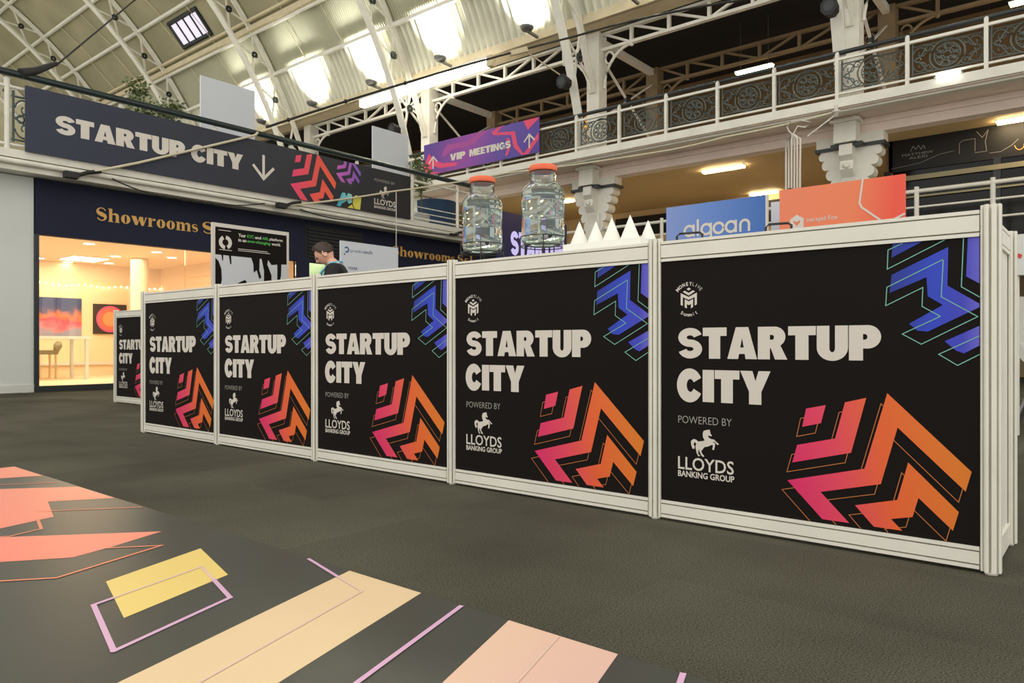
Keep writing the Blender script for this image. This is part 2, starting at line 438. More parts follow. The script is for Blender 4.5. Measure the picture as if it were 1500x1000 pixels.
# printed vinyl laid on the carpet
vin = MB().box(-4.27, 1.4, -2.2, 1.25, .0, .0025).build('floor_graphic', M['vinyl'])
tag(vin, 'dark grey vinyl floor sheet printed with coral, yellow and pink blocks', 'floor graphic')
FF = FR((0, 0, .0025), (1, 0, 0), (0, 1, 0))
def floor_shape(name, polys, m, w=.0006):
    mb = MB()
    for p in polys: fill(mb, [p], FF, w)
    return mb.build(name, m, vin)
ink = lambda n, c: mat(n, c, .42, 0, .02, 2)
coral = ramp_mat('coral_ink', [(0, (244, 136, 116)), (1, (246, 154, 126))], 'Y', 0.6, 1.25, .42)
floor_shape('printed_block', [[(-4.27, 1.17), (-4.27, 1.245), (-3.87, 1.245), (-3.94, 1.09), (-4.27, .70)]], coral)
floor_shape('printed_block', [[(-3.65, 1.01), (-3.45, 1.245), (-3.08, 1.245), (-3.21, 1.05), (-2.91, .97), (-2.86, .79), (-3.1, .50), (-3.9, .71)]], coral)
floor_shape('printed_block', [[(-2.73, .76), (-2.41, 1.12), (-2.34, .93), (-2.31, .82), (-2.42, .67), (-2.8, .25), (-3.1, .33)]], coral)
floor_shape('printed_block', [[(-2.12, 1.10), (-1.82, 1.02), (-1.71, .71), (-2.01, .79)]], ink('yellow_ink', (236, 208, 122)))
floor_shape('printed_block', [[(-1.60, 1.247), (-1.32, 1.247), (-1.17, .76), (-1.02, .26), (-1.30, .26), (-1.41, .63)]], ink('sand_ink', (230, 202, 160)))
floor_shape('printed_block', [[(-1.04, 1.247), (-.76, 1.247), (-.62, .75), (-.50, .30), (-.76, .30), (-.94, .94)]],
            ramp_mat('blush_ink', [(0, (232, 196, 168)), (1, (222, 180, 168))], 'X', -1.04, -.62, .42))
lilac = ink('lilac_ink', (216, 172, 202)); faint = ink('lilac_on_colour_ink', (228, 196, 178))
SEQ = 0
BLOCKS = [[(-2.12, 1.10), (-1.82, 1.02), (-1.71, .71), (-2.01, .79)], [(-1.60, 1.247), (-1.32, 1.247), (-1.17, .76), (-1.02, .26), (-1.30, .26), (-1.41, .63)], [(-1.04, 1.247), (-.76, 1.247), (-.62, .75), (-.50, .30), (-.76, .30), (-.94, .94)]]
def inside(p, poly):
    c = False; n = len(poly)
    for i in range(n):
        (x1, y1), (x2, y2) = poly[i], poly[i - 1]
        if (y1 > p[1]) != (y2 > p[1]) and p[0] < (x2 - x1) * (p[1] - y1) / (y2 - y1) + x1: c = not c
    return c
for pts, wl in (([(-1.94, 1.01), (-1.65, .93), (-1.54, .62), (-1.85, .70), (-1.94, 1.01)], .012), ([(-1.775, 1.24), (-1.44, 1.16), (-1.28, .67), (-1.18, .36)], .010),
                ([(-1.18, 1.24), (-1.06, .85), (-.93, .42)], .012), ([(-.90, 1.24), (-.84, 1.04), (-.70, .55)], .007), ([(-.62, 1.245), (-.605, 1.2), (-.50, .8)], .012)):
    runs = []
    for p, q in zip(pts[:-1], pts[1:]):
        n = 24; sp = [(p[0] + (q[0] - p[0]) * i / n, p[1] + (q[1] - p[1]) * i / n) for i in range(n + 1)]
        cur = [sp[0]]; st = None
        for u, v in zip(sp[:-1], sp[1:]):
            f_ = any(inside(((u[0] + v[0]) / 2, (u[1] + v[1]) / 2), bk) for bk in BLOCKS)
            if st is not None and f_ != st: runs.append((cur, st)); cur = [u]
            st = f_; cur.append(v)
        runs.append((cur, st))
    for cur, st in runs:
        SEQ += 1; ol = MB(); stroke(ol, [cur[0], cur[-1]], FF, wl * (.7 if st else 1), False, .0012 + .00006 * SEQ); ol.build('printed_outline', faint if st else lilac, vin)
salmon = ink('salmon_ink', (232, 140, 104))
for pts in ([(-3.05, .96), (-2.83, 1.235)], [(-2.91, .92), (-2.75, .88), (-2.72, .78), (-2.9, .55)], [(-2.34, .92), (-2.24, 1.04), (-2.14, .72), (-2.22, .62), (-2.5, .30)], [(-3.85, .93), (-3.62, 1.22)]):
    ol = MB(); stroke(ol, pts, FF, .01, False, .0012); ol.build('printed_outline', salmon, vin)

# ------------------------------------------------------------------ counter run
CY = 2.32
PX0 = -5.262
def post_mesh(h, r=.0255):
    sec = []
    c = [(r * cos(radians(22.5 + 45 * k)), r * sin(radians(22.5 + 45 * k))) for k in range(8)]
    for k in range(8):
        a, b = Vector(c[k]), Vector(c[(k + 1) % 8]); n = (a + b).normalized() * r * .62
        p1, p2 = a.lerp(b, .34), a.lerp(b, .66)
        sec += [tuple(a), tuple(p1), tuple(p1 - n), tuple(p2 - n), tuple(p2)]
    return MB().prism(sec, lambda p: (p[0], p[1], .008), lambda p: (p[0], p[1], h)).lathe([(.0, .0), (.016, 0), (.016, .008), (0, .008)], 10)
POST = post_mesh(.985).mesh('post', M['frame'])
REAR_POST = post_mesh(.958).mesh('post', M['frame'])
def rail_mesh(z0, z1, x0=.026, x1=.974):
    yf, yb, d = -.006, .024, .018
    sec = [(yb, z0), (yf, z0)]
    for gz in (z0 + .012, z1 - .012): sec += [(yf, gz - .0021), (yf + d, gz - .0021), (yf + d, gz + .0021), (yf, gz + .0021)]
    sec += [(yf, z1), (yb, z1)]
    return MB().prism(sec, lambda p: (x0, p[0], p[1]), lambda p: (x1, p[0], p[1]))
TOP_RAIL = rail_mesh(.903, .974).mesh('top_rail', M['frame'])
BOT_RAIL = rail_mesh(.010, .070).mesh('bottom_rail', M['frame'])
INFILL = MB().box(.024, .975, .0, .005, .066, .906).mesh('graphic_panel', M['print_black'])
PF = FR((0, 0, 0), (1, 0, 0), (0, 0, 1))
SQ = [(.520, .416), (.578, .430), (.564, .374), (.508, .359)]
EL = [(.633, .441), (.692, .457), (.650, .292), (.478, .246), (.493, .302), (.605, .331)]
BIG = [(.748, .473), (.956, .269), (.942, .214), (.775, .376), (.731, .209), (.563, .165), (.645, .083), (.568, .083), (.463, .189), (.687, .249)]
EM = [(.802, .279), (.926, .156), (.912, .103), (.828, .182), (.813, .126), (.758, .112), (.787, .083), (.712, .083), (.661, .138), (.774, .169)]
WARM = [SQ, EL, BIG, EM]
warm_ink = ramp_mat('pink_orange_ink', [(0, (222, 30, 104)), (.32, (232, 66, 92)), (.6, (236, 98, 44)), (1, (226, 122, 26))], None, .50, .98, .55, angle=(1.0, 0, .18))
blue_ink = ramp_mat('blue_ink', [(0, (22, 40, 130)), (.5, (36, 64, 196)), (.8, (58, 62, 190)), (1, (112, 106, 214))], 'X', .74, .985, .55)
mb = MB()
for p in WARM: fill(mb, [p], PF, .0010)
CHEV = mb.mesh('printed_chevrons', warm_ink)
mb = MB()
clip = lambda p: (p[0], max(p[1], .073))
for p in WARM:
    q = [(a - .0165, b - .031) for a, b in p]
    for i in range(len(q)):
        a, b = q[i], q[(i + 1) % len(q)]
        if max(a[1], b[1]) < .073: continue
        if min(a[1], b[1]) < .073:
            if a[1] > b[1]: a, b = b, a
            t = (.073 - a[1]) / (b[1] - a[1]); a = (a[0] + (b[0] - a[0]) * t, .073)
        n = 60; pts_ = [(a[0] + (b[0] - a[0]) * j / n, a[1] + (b[1] - a[1]) * j / n) for j in range(n + 1)]
        run = []
        for u, v in zip(pts_[:-1], pts_[1:]):
            if any(inside(((u[0] + v[0]) / 2, (u[1] + v[1]) / 2), w_) for w_ in WARM):
                if len(run) > 1: stroke(mb, [run[0], run[-1]], PF, .0022, False, .0016)
                run = []
            else: run = (run or [u]) + [v]
        if len(run) > 1: stroke(mb, [run[0], run[-1]], PF, .0022, False, .0016)
CHEV_LINE = mb.mesh('printed_outline', M['ink_orange'])
mb = MB()
for p in ([(.762, .902), (.838, .902), (.759, .862)],
          [(.901, .881), (.899, .775), (.9735, .723), (.9735, .713), (.851, .649), (.825, .652), (.804, .672), (.888, .722), (.851, .748), (.848, .801), (.754, .761), (.759, .813)],
          [(.947, .902), (.9735, .902), (.9735, .777), (.943, .798)],
          [(.9735, .663), (.9735, .610), (.938, .589), (.920, .596), (.892, .622)]):
    fill(mb, [p], PF, .0010)
BLUE = mb.mesh('printed_chevrons', blue_ink)
mb = MB()
stroke(mb, [(.787, .901), (.750, .885), (.748, .830), (.892, .901)], PF, .0024)
stroke(mb, [(.889, .848), (.884, .745), (.970, .688), (.835, .614), (.787, .643), (.882, .691), (.837, .720), (.839, .773), (.744, .725), (.747, .778)], PF, .0024, True)
stroke(mb, [(.937, .901), (.932, .770), (.9735, .741)], PF, .0024)
stroke(mb, [(.9735, .636), (.878, .586), (.923, .556), (.9735, .586)], PF, .0024)
BLUE_LINE = mb.mesh('printed_outline', M['ink_teal'])
mb = MB()
heavy(mb, 'STARTUP', PF, .090, .732, .566, .670)
heavy(mb, 'CITY', PF, .088, .410, .420, .528)
TITLE = mb.mesh('lettering', M['ink_white'])
HORSE = [(.205, .328), (.208, .315), (.213, .308), (.208, .306), (.202, .309), (.199, .305), (.203, .300), (.213, .296), (.219, .297), (.227, .290), (.238, .282), (.233, .279), (.221, .289), (.216, .287), (.224, .284), (.224, .276), (.220, .261), (.214, .262), (.217, .276), (.213, .278), (.199, .271), (.186, .268), (.178, .257), (.174, .255), (.178, .245), (.186, .237), (.181, .234), (.174, .240), (.167, .255), (.164, .259), (.164, .242), (.171, .237), (.164, .235), (.158, .246), (.155, .260), (.154, .269), (.157, .276), (.152, .282), (.149, .280), (.147, .273), (.151, .267), (.150, .259), (.143, .259), (.138, .272), (.137, .284), (.146, .292), (.155, .291), (.164, .285), (.181, .288), (.187, .291), (.181, .301), (.180, .313), (.184, .323), (.194, .326)]
mb = MB()
fill(mb, [HORSE], PF)
sans(mb, 'LLOYDS', PF, .089, .289, .185, .229, .012)
sans(mb, 'BANKING GROUP', PF, .089, .291, .160, .181, .022)
SPONSOR = mb.mesh('sponsor_mark', M['ink_white'])
mb = MB(); sans(mb, 'POWERED BY', PF, .090, .282, .344, .369, -.008)
POWERED = mb.mesh('lettering', M['greyline'])
mb = MB()
for p in ([(.129, .808), (.137, .803), (.129, .798), (.121, .803)],
          [(.107, .794), (.114, .798), (.129, .790), (.144, .798), (.152, .794), (.129, .781)],
          [(.099, .790), (.129, .776), (.159, .790), (.159, .750), (.151, .746), (.151, .775), (.129, .766), (.107, .776), (.107, .746), (.099, .750)],
          [(.114, .769), (.129, .761), (.145, .769), (.145, .741), (.137, .737), (.137, .752), (.129, .748), (.122, .752), (.122, .737), (.114, .741)]):
    fill(mb, [p], PF)
arc_text(mb, 'MONEY', PF, .130, .765, .056, .0125, 111, 13.5, .03)
arc_text(mb, 'LIVE', PF, .130, .765, .056, .0115, 56, 11, -.01)
arc_text(mb, 'Summit', PF, .130, .765, .050, .0115, 270, 12.5, .02, True)
EVENT = mb.mesh('event_mark', M['ink_white'])
def counter_unit(x, y, label, end=False, rear=.385):
    t = thing('counter_unit', label, 'counter', (x, y, 0), 'printed counter fronts')
    put('post', POST, t, (0, .004, 0)); put('post', REAR_POST, t, (0, rear, 0))
    put('top_rail', TOP_RAIL, t); put('bottom_rail', BOT_RAIL, t)
    p = put('graphic_panel', INFILL, t)
    for n, me in (('lettering', TITLE), ('lettering', POWERED), ('sponsor_mark', SPONSOR), ('event_mark', EVENT), ('printed_chevrons', CHEV), ('printed_outline', CHEV_LINE), ('printed_chevrons', BLUE), ('printed_outline', BLUE_LINE)):
        put(n, me, p)
    if end:
        put('post', POST, t, (1, .004, 0)); put('post', REAR_POST, t, (1, rear, 0))
        MB().box(.996, 1.001, .02, rear - .02, .066, .906).build('side_panel', M['frame'], t, True)
        for z0, z1, n in ((.885, .952, 'side_rail'), (.010, .070, 'side_rail')):
            yf = 1.008; sec = [(.985, z0), (yf, z0)]
            for gz in (z0 + .012, z1 - .012): sec += [(yf, gz - .0016), (yf - .01, gz - .0016), (yf - .01, gz + .0016), (yf, gz + .0016)]
            sec += [(yf, z1), (.985, z1)]
            MB().prism(sec, lambda p: (p[0], .026, p[1]), lambda p: (p[0], rear - .022, p[1])).build(n, M['frame'], t, True)
        lk = MB().box(1.012, 1.016, .012, .022, .20, .29).box(1.014, 1.020, .014, .020, .235, .262)
        lk.build('hinge', M['cream'], t, True)
    return t
names = ['counter front at the far shop end of the main run',
         'counter front below the black poster, second from the shop end',
         'counter front below the bowed person, middle of the run',
         'counter front below the two glass jars and paper cones',
         'nearest and largest counter front, below the blue and orange boards']
for k in range(5):
    counter_unit(PX0 + k, CY, 'black chevron-printed ' + names[k], k == 4)
counter_unit(-8.27, 3.35, 'small distant black chevron-printed counter front set back behind the main run')
wt = MB().box(PX0 + .03, PX0 + 4.985, CY + .03, CY + .415, .9585, .9725)
tag(wt.build('worktop', M['white_paint']), 'long white worktop along the top of the counter run, under the jars', 'worktop')

# ------------------------------------------------------------------ things standing on the counter
def water_jar(x, y, label):
    z0 = .973
    t = thing('water_jar', label, 'jar', (x, y, z0), 'glass water jars with orange lids')
    b = .076
    R = .095
    prof = [(0, b + .006), (.060, b + .005), (.072, b), (.086, b + .006), (.093, b + .02), (R, b + .035), (R, b + .105), (.0925, b + .112), (.0925, b + .122), (R, b + .130), (R, b + .215), (.093, b + .236), (.085, b + .254), (.070, b + .268), (.059, b + .276), (.056, b + .284), (.0585, b + .292), (.0555, b + .300), (.0585, b + .308), (.055, b + .318), (.055, b + .330)]
    inn = [(max(0, r - .004), z + (.006 if r < .08 and z < b + .05 else 0)) for r, z in prof][::-1]; inn[-1] = (0, b + .012)
    MB().lathe(prof + [(.053, b + .332)] + inn, 56).build('glass_body', M['jar'], t, True)
    wp = [(0, b + .010), (.068, b + .009), (.082, b + .013), (.090, b + .024), (.0925, b + .036), (.0925, b + .105), (.090, b + .112), (.090, b + .122), (.0925, b + .130), (.0925, b + .214), (.0905, b + .234), (0, b + .234)]
    MB().lathe(wp, 48).build('water', M['water'], t, True)
    MB().lathe([(.052, b + .326), (.060, b + .324), (.0615, b + .328), (.0615, b + .345), (.058, b + .350), (.050, b + .352), (0, b + .352)], 40).build('lid', M['orange_lid'], t, True)
    a = radians(-35)
    MB().ball((.098 * cos(a), .098 * sin(a), b + .030), .009, 10, 8).tube([(.096 * cos(a), .096 * sin(a), b + .030), (.118 * cos(a), .118 * sin(a), b + .028)], .005).build('tap', M['blackgloss'], t, True)
    st = MB(); rs = .101
    for z in (b - .004, b + .036):
        st.tube([(rs * cos(a), rs * sin(a), z) for a in [2 * pi * i / 40 for i in range(40)]], .0022, 6, True)
    for k in range(4):
        a = radians(38 + 90 * k)
        st.tube([(rs * cos(a), rs * sin(a), b + .036), (rs * cos(a), rs * sin(a), b - .004), (1.12 * rs * cos(a), 1.12 * rs * sin(a), .002)], .0024, 6)
    for k in range(2):
        a = radians(38 + 90 * k)
        st.tube([(rs * cos(a), rs * sin(a), b - .004), (-rs * cos(a), -rs * sin(a), b - .004)], .002, 6)
    st.build('wire_stand', M['blackgloss'], t, True)
    return t
water_jar(-2.315, 2.58, 'glass water jar with orange lid on wire stand, the left one of two')
water_jar(-1.955, 2.58, 'glass water jar with orange lid on wire stand, beside the paper cones')
box = MB().box(-1.79, -1.425, 2.50, 2.68, .973, 1.030)
tag(box.build('paper_tray', M['paper']), 'low white paper tray holding the cone cups on the counter', 'tray')
def cone_cup(x, y, z, s, label):
    h, r = .098 * s, .040 * s
    t = thing('cone_cup', label, 'paper cup', (x, y, z), 'upturned paper cone cups')
    mb = MB().lathe([(r - .001, .0), (r, .0), (r, .002), (.0015, h), (0, h + .001)], 26).lathe([(r - .001, 0), (.001, h - .002)], 26)
    mb.build('cone', M['paper'], t, True)
    MB().tube([(r * 1.005 * cos(a), r * 1.005 * sin(a), .002) for a in [2 * pi * i / 26 for i in range(26)]], .0014, 5, True).build('rolled_rim', M['paper'], t, True)
for i, (x, y, z, s, lb) in enumerate([
    (-1.745, 2.555, 1.030, 1.0, 'leftmost white paper cone cup, next to the jar'),
    (-1.70, 2.63, 1.030, .80, 'white paper cone cup half hidden behind the leftmost cone'),
    (-1.663, 2.555, 1.030, .92, 'white paper cone cup second from the jar in the front row'),
    (-1.618, 2.63, 1.030, .80, 'small white paper cone cup peeking between the taller cones'),
    (-1.583, 2.55, 1.030, .98, 'white paper cone cup third from the jar in the front row'),
    (-1.498, 2.55, 1.030, 1.0, 'tall white paper cone cup, front row, right end'),
    (-1.462, 2.63, 1.030, .85, 'white paper cone cup farthest right, behind the front row')]):
    cone_cup(x, y, z, s, lb)
tr = thing('serving_tray', 'black tray with two wire handles on the counter, below the blue board', 'tray', (-1.1, 2.6, .973))
MB().box(-1.31, -.88, 2.48, 2.68, .974, .982).build('tray_base', M['black'], tr)
for xa, xb in ((-1.31, -1.205), (-.965, -.875)):
    MB().tube([(xa, 2.58, .98), (xa, 2.58, 1.030), (xa + .012, 2.58, 1.038), (xb - .012, 2.58, 1.036), (xb, 2.58, 1.028), (xb, 2.58, .98)], .0045, 6).build('handle', M['blackgloss'], tr)
# ------------------------------------------------------------------ end of the hall: shop front below, gallery above
XE = -10.5
struct('wall_left', MB().box(-11.1, -10.9, -7, 3.40, 0, 2.79), M['wall_white'])
struct('baseboard_left', MB().box(-10.9, -10.885, -7, 3.40, 0, .10), M['white_paint'])
fas = struct('wall_shop_fascia', MB().box(-11.0, -10.87, 3.41, 14.0, 2.06, 2.785), M['navy'])
FE = FR((-10.87, 0, 0), (0, 1, 0), (0, 0, 1))
mb = MB(); fat(mb, 'Showrooms', FE, 4.14, 5.605, 2.335, 2.52); fat(mb, 'Sel', FE, 5.66, 6.14, 2.335, 2.52)
mb.build('lettering', M['gold'], fas)
mb = MB(); fat(mb, 'Showrooms', FE, 9.50, 11.25, 2.36, 2.55); fat(mb, 'Sel', FE, 11.32, 11.80, 2.36, 2.55)
mb.build('lettering', M['gold'], fas)
lv = MB()
for i in range(9): lv.box(-10.88, -10.845, 7.56, 8.74, 2.14 + i * .06, 2.165 + i * .06)
lv.box(-10.88, -10.86, 7.54, 8.76, 2.11, 2.70)
for i in range(9): MB().box(-10.86, -10.835, 7.56, 8.74, 2.14 + i * .06, 2.165 + i * .06).build('slat', M['louvre'], fas)
MB().box(-10.875, -10.866, 7.52, 8.78, 2.10, 2.70).build('louvre_back', M['black'], fas)
# shop rooms
struct('floor_shop', MB().box(-16.2, -10.9, 2.2, 9.6, -.02, .004), M['shop_floor'])
struct('ceiling_shop', MB().box(-16.2, -11.0, 2.2, 9.6, 2.25, 2.35), M['shop_wall'])
struct('wall_shop_back', MB().box(-16.2, -16.0, 2.2, 9.6, 0, 2.25), M['shop_wall'])
struct('wall_shop_side', MB().box(-16.0, -11.1, 2.1, 2.25, 0, 2.25), M['shop_wall'])
struct('wall_shop_divider', MB().box(-16.0, -10.95, 7.40, 7.55, 0, 2.25), M['shop_wall'])
struct('wall_shop_green', MB().box(-12.4, -12.2, 7.55, 9.6, 0, 2.25), M['green_wall'])
struct('wall_shop_far', MB().box(-12.2, -10.9, 9.45, 14.0, 0, 2.06), M['navy'])
struct('trim_shop_pier', MB().box(-10.98, -10.86, 7.36, 7.60, 0, 2.06), M['navy'])
struct('trim_shop_frame', MB().box(-10.95, -10.87, 3.40, 3.455, 0, 2.06).box(-10.95, -10.86, 3.40, 7.4, 0, .075), M['iron_dark'])
struct('trim_shop_shelf', MB().box(-16.0, -15.94, 2.3, 7.4, .22, .27), M['white_paint'])
w = tag(thing('window_1', None, None, (-10.92, 3.45, 0)), kind='structure')
for y0, y1 in ((3.455, 5.42), (5.44, 7.36)): MB().box(-10.922, -10.914, y0, y1, .075, 2.06).build('glass_pane', M['pane'], w)
w2 = tag(thing('window_2', None, None, (-10.92, 7.6, 0)), kind='structure')
MB().box(-10.922, -10.914, 7.6, 9.45, .05, 2.06).build('glass_pane', M['pane'], w2)
area_light('shop_ceiling_light', (-13.4, 4.9, 2.22), (0, 0, 0), 2.6, 2.6, 120, (1, .85, .63))
area_light('shop_ceiling_light', (-11.8, 8.5, 2.22), (0, 0, 0), .8, .8, 8, (.92, 1, .72))
lp = thing('ceiling_panel_light', 'bright square ceiling panel light inside the cream shop', 'light', (-15.0, 5.55, 2.25))
MB().box(-15.45, -14.75, 5.25, 5.85, 2.232, 2.249).build('diffuser', M['shop_lamp'], lp)
MB().box(-15.48, -14.72, 5.22, 5.88, 2.24, 2.2495).build('trim_frame', M['white_paint'], lp)
for i, (x, y, lb) in enumerate([(-12.76, 4.76, 'nearest round downlight, top of the shop opening'), (-14.2, 5.75, 'round downlight right of the square panel, second row'), (-13.0, 5.95, 'round downlight close to the fascia on the right'),
                                (-15.9, 5.55, 'round downlight behind the square panel'), (-15.5, 6.15, 'round downlight just before the white column'), (-13.6, 6.5, 'round downlight above the white column'), (-15.6, 4.95, 'round downlight left of the square panel')]):
    d = thing('downlight', lb + ' inside the shop', 'light', (x, y, 2.25), 'round downlights in the shop ceiling')
    MB().lathe([(0, -.012), (.085, -.012)], 18).build('lens', M['shop_lamp'], d, True)
    MB().lathe([(.085, -.012), (.105, -.012), (.11, -.001)], 18).build('bezel', M['white_paint'], d, True)
bl = thing('light_string', 'row of tiny warm bulbs along the back wall of the shop', 'lights', (-15.9, 5, 1.86))
for i in range(26):
    MB().ball((-15.93, 4.95 + i * .115, 1.80 + .02 * sin(i)), .015, 6, 5).build('bulb', M['shop_lamp'], bl)
MB().tube([(-15.95, 4.9, 1.83), (-15.95, 7.9, 1.83)], .006, 5).build('wire', M['cream'], bl)
def painting(label, y0, y1, z0, z1, m, disc=None):
    p = thing('painting', label, 'painting', (-15.98, (y0 + y1) / 2, z0))
    MB().box(-15.998, -15.96, y0, y1, z0, z1).build('canvas', m, p)
    if disc:
        f = FR((-15.96, 0, 0), (0, 1, 0), (0, 0, 1))
        for r, mm, ww in disc:
            q = MB(); fill(q, [arc((y0 + y1) / 2, (z0 + z1) / 2, r, r, 0, 360, 36)[:-1]], f, ww); q.build('painted_disc', mm, p)
    return p
def abstract_mat():
    m = bpy.data.materials.new('abstract_painting'); m.use_nodes = True
    nt = m.node_tree; b = nt.nodes['Principled BSDF']; b.inputs['Roughness'].default_value = .6
    tc = nt.nodes.new('ShaderNodeTexCoord'); sp = nt.nodes.new('ShaderNodeSeparateXYZ'); nt.links.new(tc.outputs['Object'], sp.inputs[0])
    n = nt.nodes.new('ShaderNodeTexNoise'); n.inputs['Scale'].default_value = 5; n.inputs['Detail'].default_value = 5
    nt.links.new(tc.outputs['Object'], n.inputs['Vector'])
    ad = nt.nodes.new('ShaderNodeMath'); ad.operation = 'MULTIPLY_ADD'; ad.inputs[1].default_value = .42; 
    nt.links.new(n.outputs['Fac'], ad.inputs[0]); nt.links.new(sp.outputs['Z'], ad.inputs[2])
    r = nt.nodes.new('ShaderNodeValToRGB')
    r.color_ramp.elements[0].color = rgb((150, 150, 170)); r.color_ramp.elements[0].position = .30
    r.color_ramp.elements[1].color = rgb((56, 66, 110)); r.color_ramp.elements[1].position = .80
    for p, c in ((.40, (214, 120, 130)), (.50, (240, 84, 110)), (.60, (216, 120, 70)), (.70, (90, 80, 110))):
        e = r.color_ramp.elements.new(p); e.color = rgb(c)
    nt.links.new(ad.outputs[0], r.inputs['Fac']); nt.links.new(r.outputs['Color'], b.inputs['Base Color'])
    return m
painting('wide abstract painting of blue, orange and pink on the shop back wall', 4.55, 5.82, .78, 1.54, abstract_mat())
painting('dark square painting with a glowing pink disc on the shop back wall', 6.04, 6.68, .84, 1.45, mat('dark_canvas', (50, 38, 26), .7),
         [(.27, mat('magenta_paint', (226, 80, 140), .6), .004), (.235, mat('coral_paint', (240, 104, 84), .6), .006), (.15, mat('peach_paint', (250, 150, 96), .6), .008)])
pc = thing('shop_column', 'round white column inside the shop, left of the counter end', 'column', (-14.3, 6.22, 0))
MB().lathe([(.155, 0), (.155, 2.25)], 24, (-14.3, 6.22, 0)).build('shaft', M['shop_wall'], pc)
MB().lathe([(.155, .0), (.18, 0), (.18, .1), (.155, .12)], 24, (-14.3, 6.22, 0)).build('base', M['white_paint'], pc)
tb = thing('display_table', 'white square-legged table inside the shop, under the abstract painting', 'table', (-14.6, 4.9, 0))
MB().box(-15.0, -14.2, 4.2, 5.32, .72, .77).build('table_top', M['white_paint'], tb)
for x in (-14.95, -14.27):
    for y in (4.24, 5.25): MB().box(x, x + .05, y, y + .05, .004, .72).build('leg', M['white_paint'], tb)
ch = thing('armchair', 'small olive cushioned chair beside the white shop table', 'chair', (-15.3, 4.95, 0))
MB().box(-15.5, -15.12, 4.78, 5.12, .44, .52).build('seat', M['khaki'], ch)
MB().tube([(-15.3, 5.14, .50), (-15.3, 5.17, .60), (-15.3, 5.2, .68)], [.05, .08, .04], 8).build('backrest', M['khaki'], ch)
for x in (-15.47, -15.17):
    for y in (4.80, 5.07): MB().box(x, x + .03, y, y + .03, .004, .44).build('leg', M['shop_wall'], ch)

# gallery slab and its white lip
struct('floor_gallery_end', MB().box(-34, -10.62, -7, 16.9, 2.80, 3.0), M['white_paint'])
lip = struct('trim_gallery_end', MB().box(-10.66, -10.50, -7, 12.0, 2.93, 3.03).box(-10.66, -10.56, -7, 12.0, 2.785, 2.93), M['iron_white'])
MB().tube([(-10.52, -7, 2.885), (-10.52, 12.0, 2.885)], .035, 10).build('pipe', M['iron_white'], lip)
rg = thing('gallery_railing', 'white end gallery railing with dark green handrail above the long navy banner', 'railing', (XE, 3, 3.03))
for y in [-4.6, -3.34, -2.07, -.8, .46, 1.73, 3.0, 4.34, 5.69, 7.03, 8.38, 9.72, 10.98, 12.0]:
    MB().tube([(-10.54, y, 3.03), (-10.54, y, 3.88)], .032, 10).ball((-10.54, y, 3.885), .036, 10, 6).build('post', M['iron_white'], rg)
MB().tube([(-10.54, -7, 3.80), (-10.54, 12, 3.80)], .022, 8).build('top_bar', M['iron_white'], rg)
MB().tube([(-10.54, -7, 3.09), (-10.54, 12, 3.09)], .018, 8).build('bottom_bar', M['iron_white'], rg)
for z in (3.20, 3.31): MB().tube([(-10.54, 9.72, z), (-10.54, 12, z)], .010, 6).build('rod', M['iron_white'], rg)
MB().tube([(-10.50, -7, 3.965), (-10.50, 11.6, 3.955)], .045, 12).build('handrail', M['rail_green'], rg)

# ornate iron panel, local x 0..1, z 0..1 (scaled), thickness along y
def iron_panel(W, H):
    mb = MB(); r = .010
    P = lambda x, z: (x, 0, z)
    mb.tube([P(0, 0), P(W, 0)], r); mb.tube([P(0, H), P(W, H)], r); mb.tube([P(0.02, -.02), P(.02, H + .05)], r * 1.4); mb.tube([P(W - .02, -.02), P(W - .02, H + .05)], r * 1.4)
    cx, cz, R = W / 2, H * .5, H * .56
    circ = lambda x, z, q, n=24, t=r: mb.tube([P(x + q * cos(2 * pi * i / n), z + q * sin(2 * pi * i / n)) for i in range(n)], t, 5, True)
    circ(cx, cz, R, 28, r * 1.3); circ(cx, cz, R * .74, 22, r); circ(cx, cz, R * .22, 12, r)
    for k in range(8):
        a = pi * k / 4 + .2
        mb.tube([P(cx + R * .2 * cos(a), cz + R * .2 * sin(a)), P(cx + R * .74 * cos(a), cz + R * .74 * sin(a))], r * .9, 5)
        b = a + pi / 8
        circ(cx + R * .5 * cos(b), cz + R * .5 * sin(b), R * .15, 8, r * .8)
    def scroll(x, z, sx, sz, q):
        pts = []
        for i in range(18):
            a = i * .42; rr = q * (1 - i / 22)
            pts.append(P(x + sx * rr * cos(a), z + sz * rr * sin(a)))
        mb.tube(pts, r * .9, 5)
    for sx in (-1, 1):
        for sz in (-1, 1):
            scroll(cx + sx * W * .36, cz + sz * H * .24, sx, sz, H * .24)
            scroll(cx + sx * W * .25, cz + sz * H * .34, -sx, sz, H * .15)
            mb.tube([P(cx + sx * W * .46, cz), P(cx + sx * W * .36, cz + sz * H * .12), P(cx + sx * W * .28, cz + sz * H * .42)], r, 5)
        circ(cx + sx * W * .40, cz, H * .09, 10, r)
    mb.ball((cx, 0, -H * .12), .025, 8, 6)
    return mb
IRON = iron_panel(.94, .40).mesh('ornamental_panel', M['iron_grey'])
for y in (-2.0, -.75, .52, 1.79):
    o = put('ornamental_panel', IRON, rg, (-.10, y + .1 - 3.0, .14)); o.rotation_euler = (0, 0, radians(90)); o.scale = (1.12, 1, 1.35)
o = put('ornamental_panel', IRON, rg, (-.10, .06, .14)); o.rotation_euler = (0, 0, radians(90)); o.scale = (1.12, 1, 1.35)

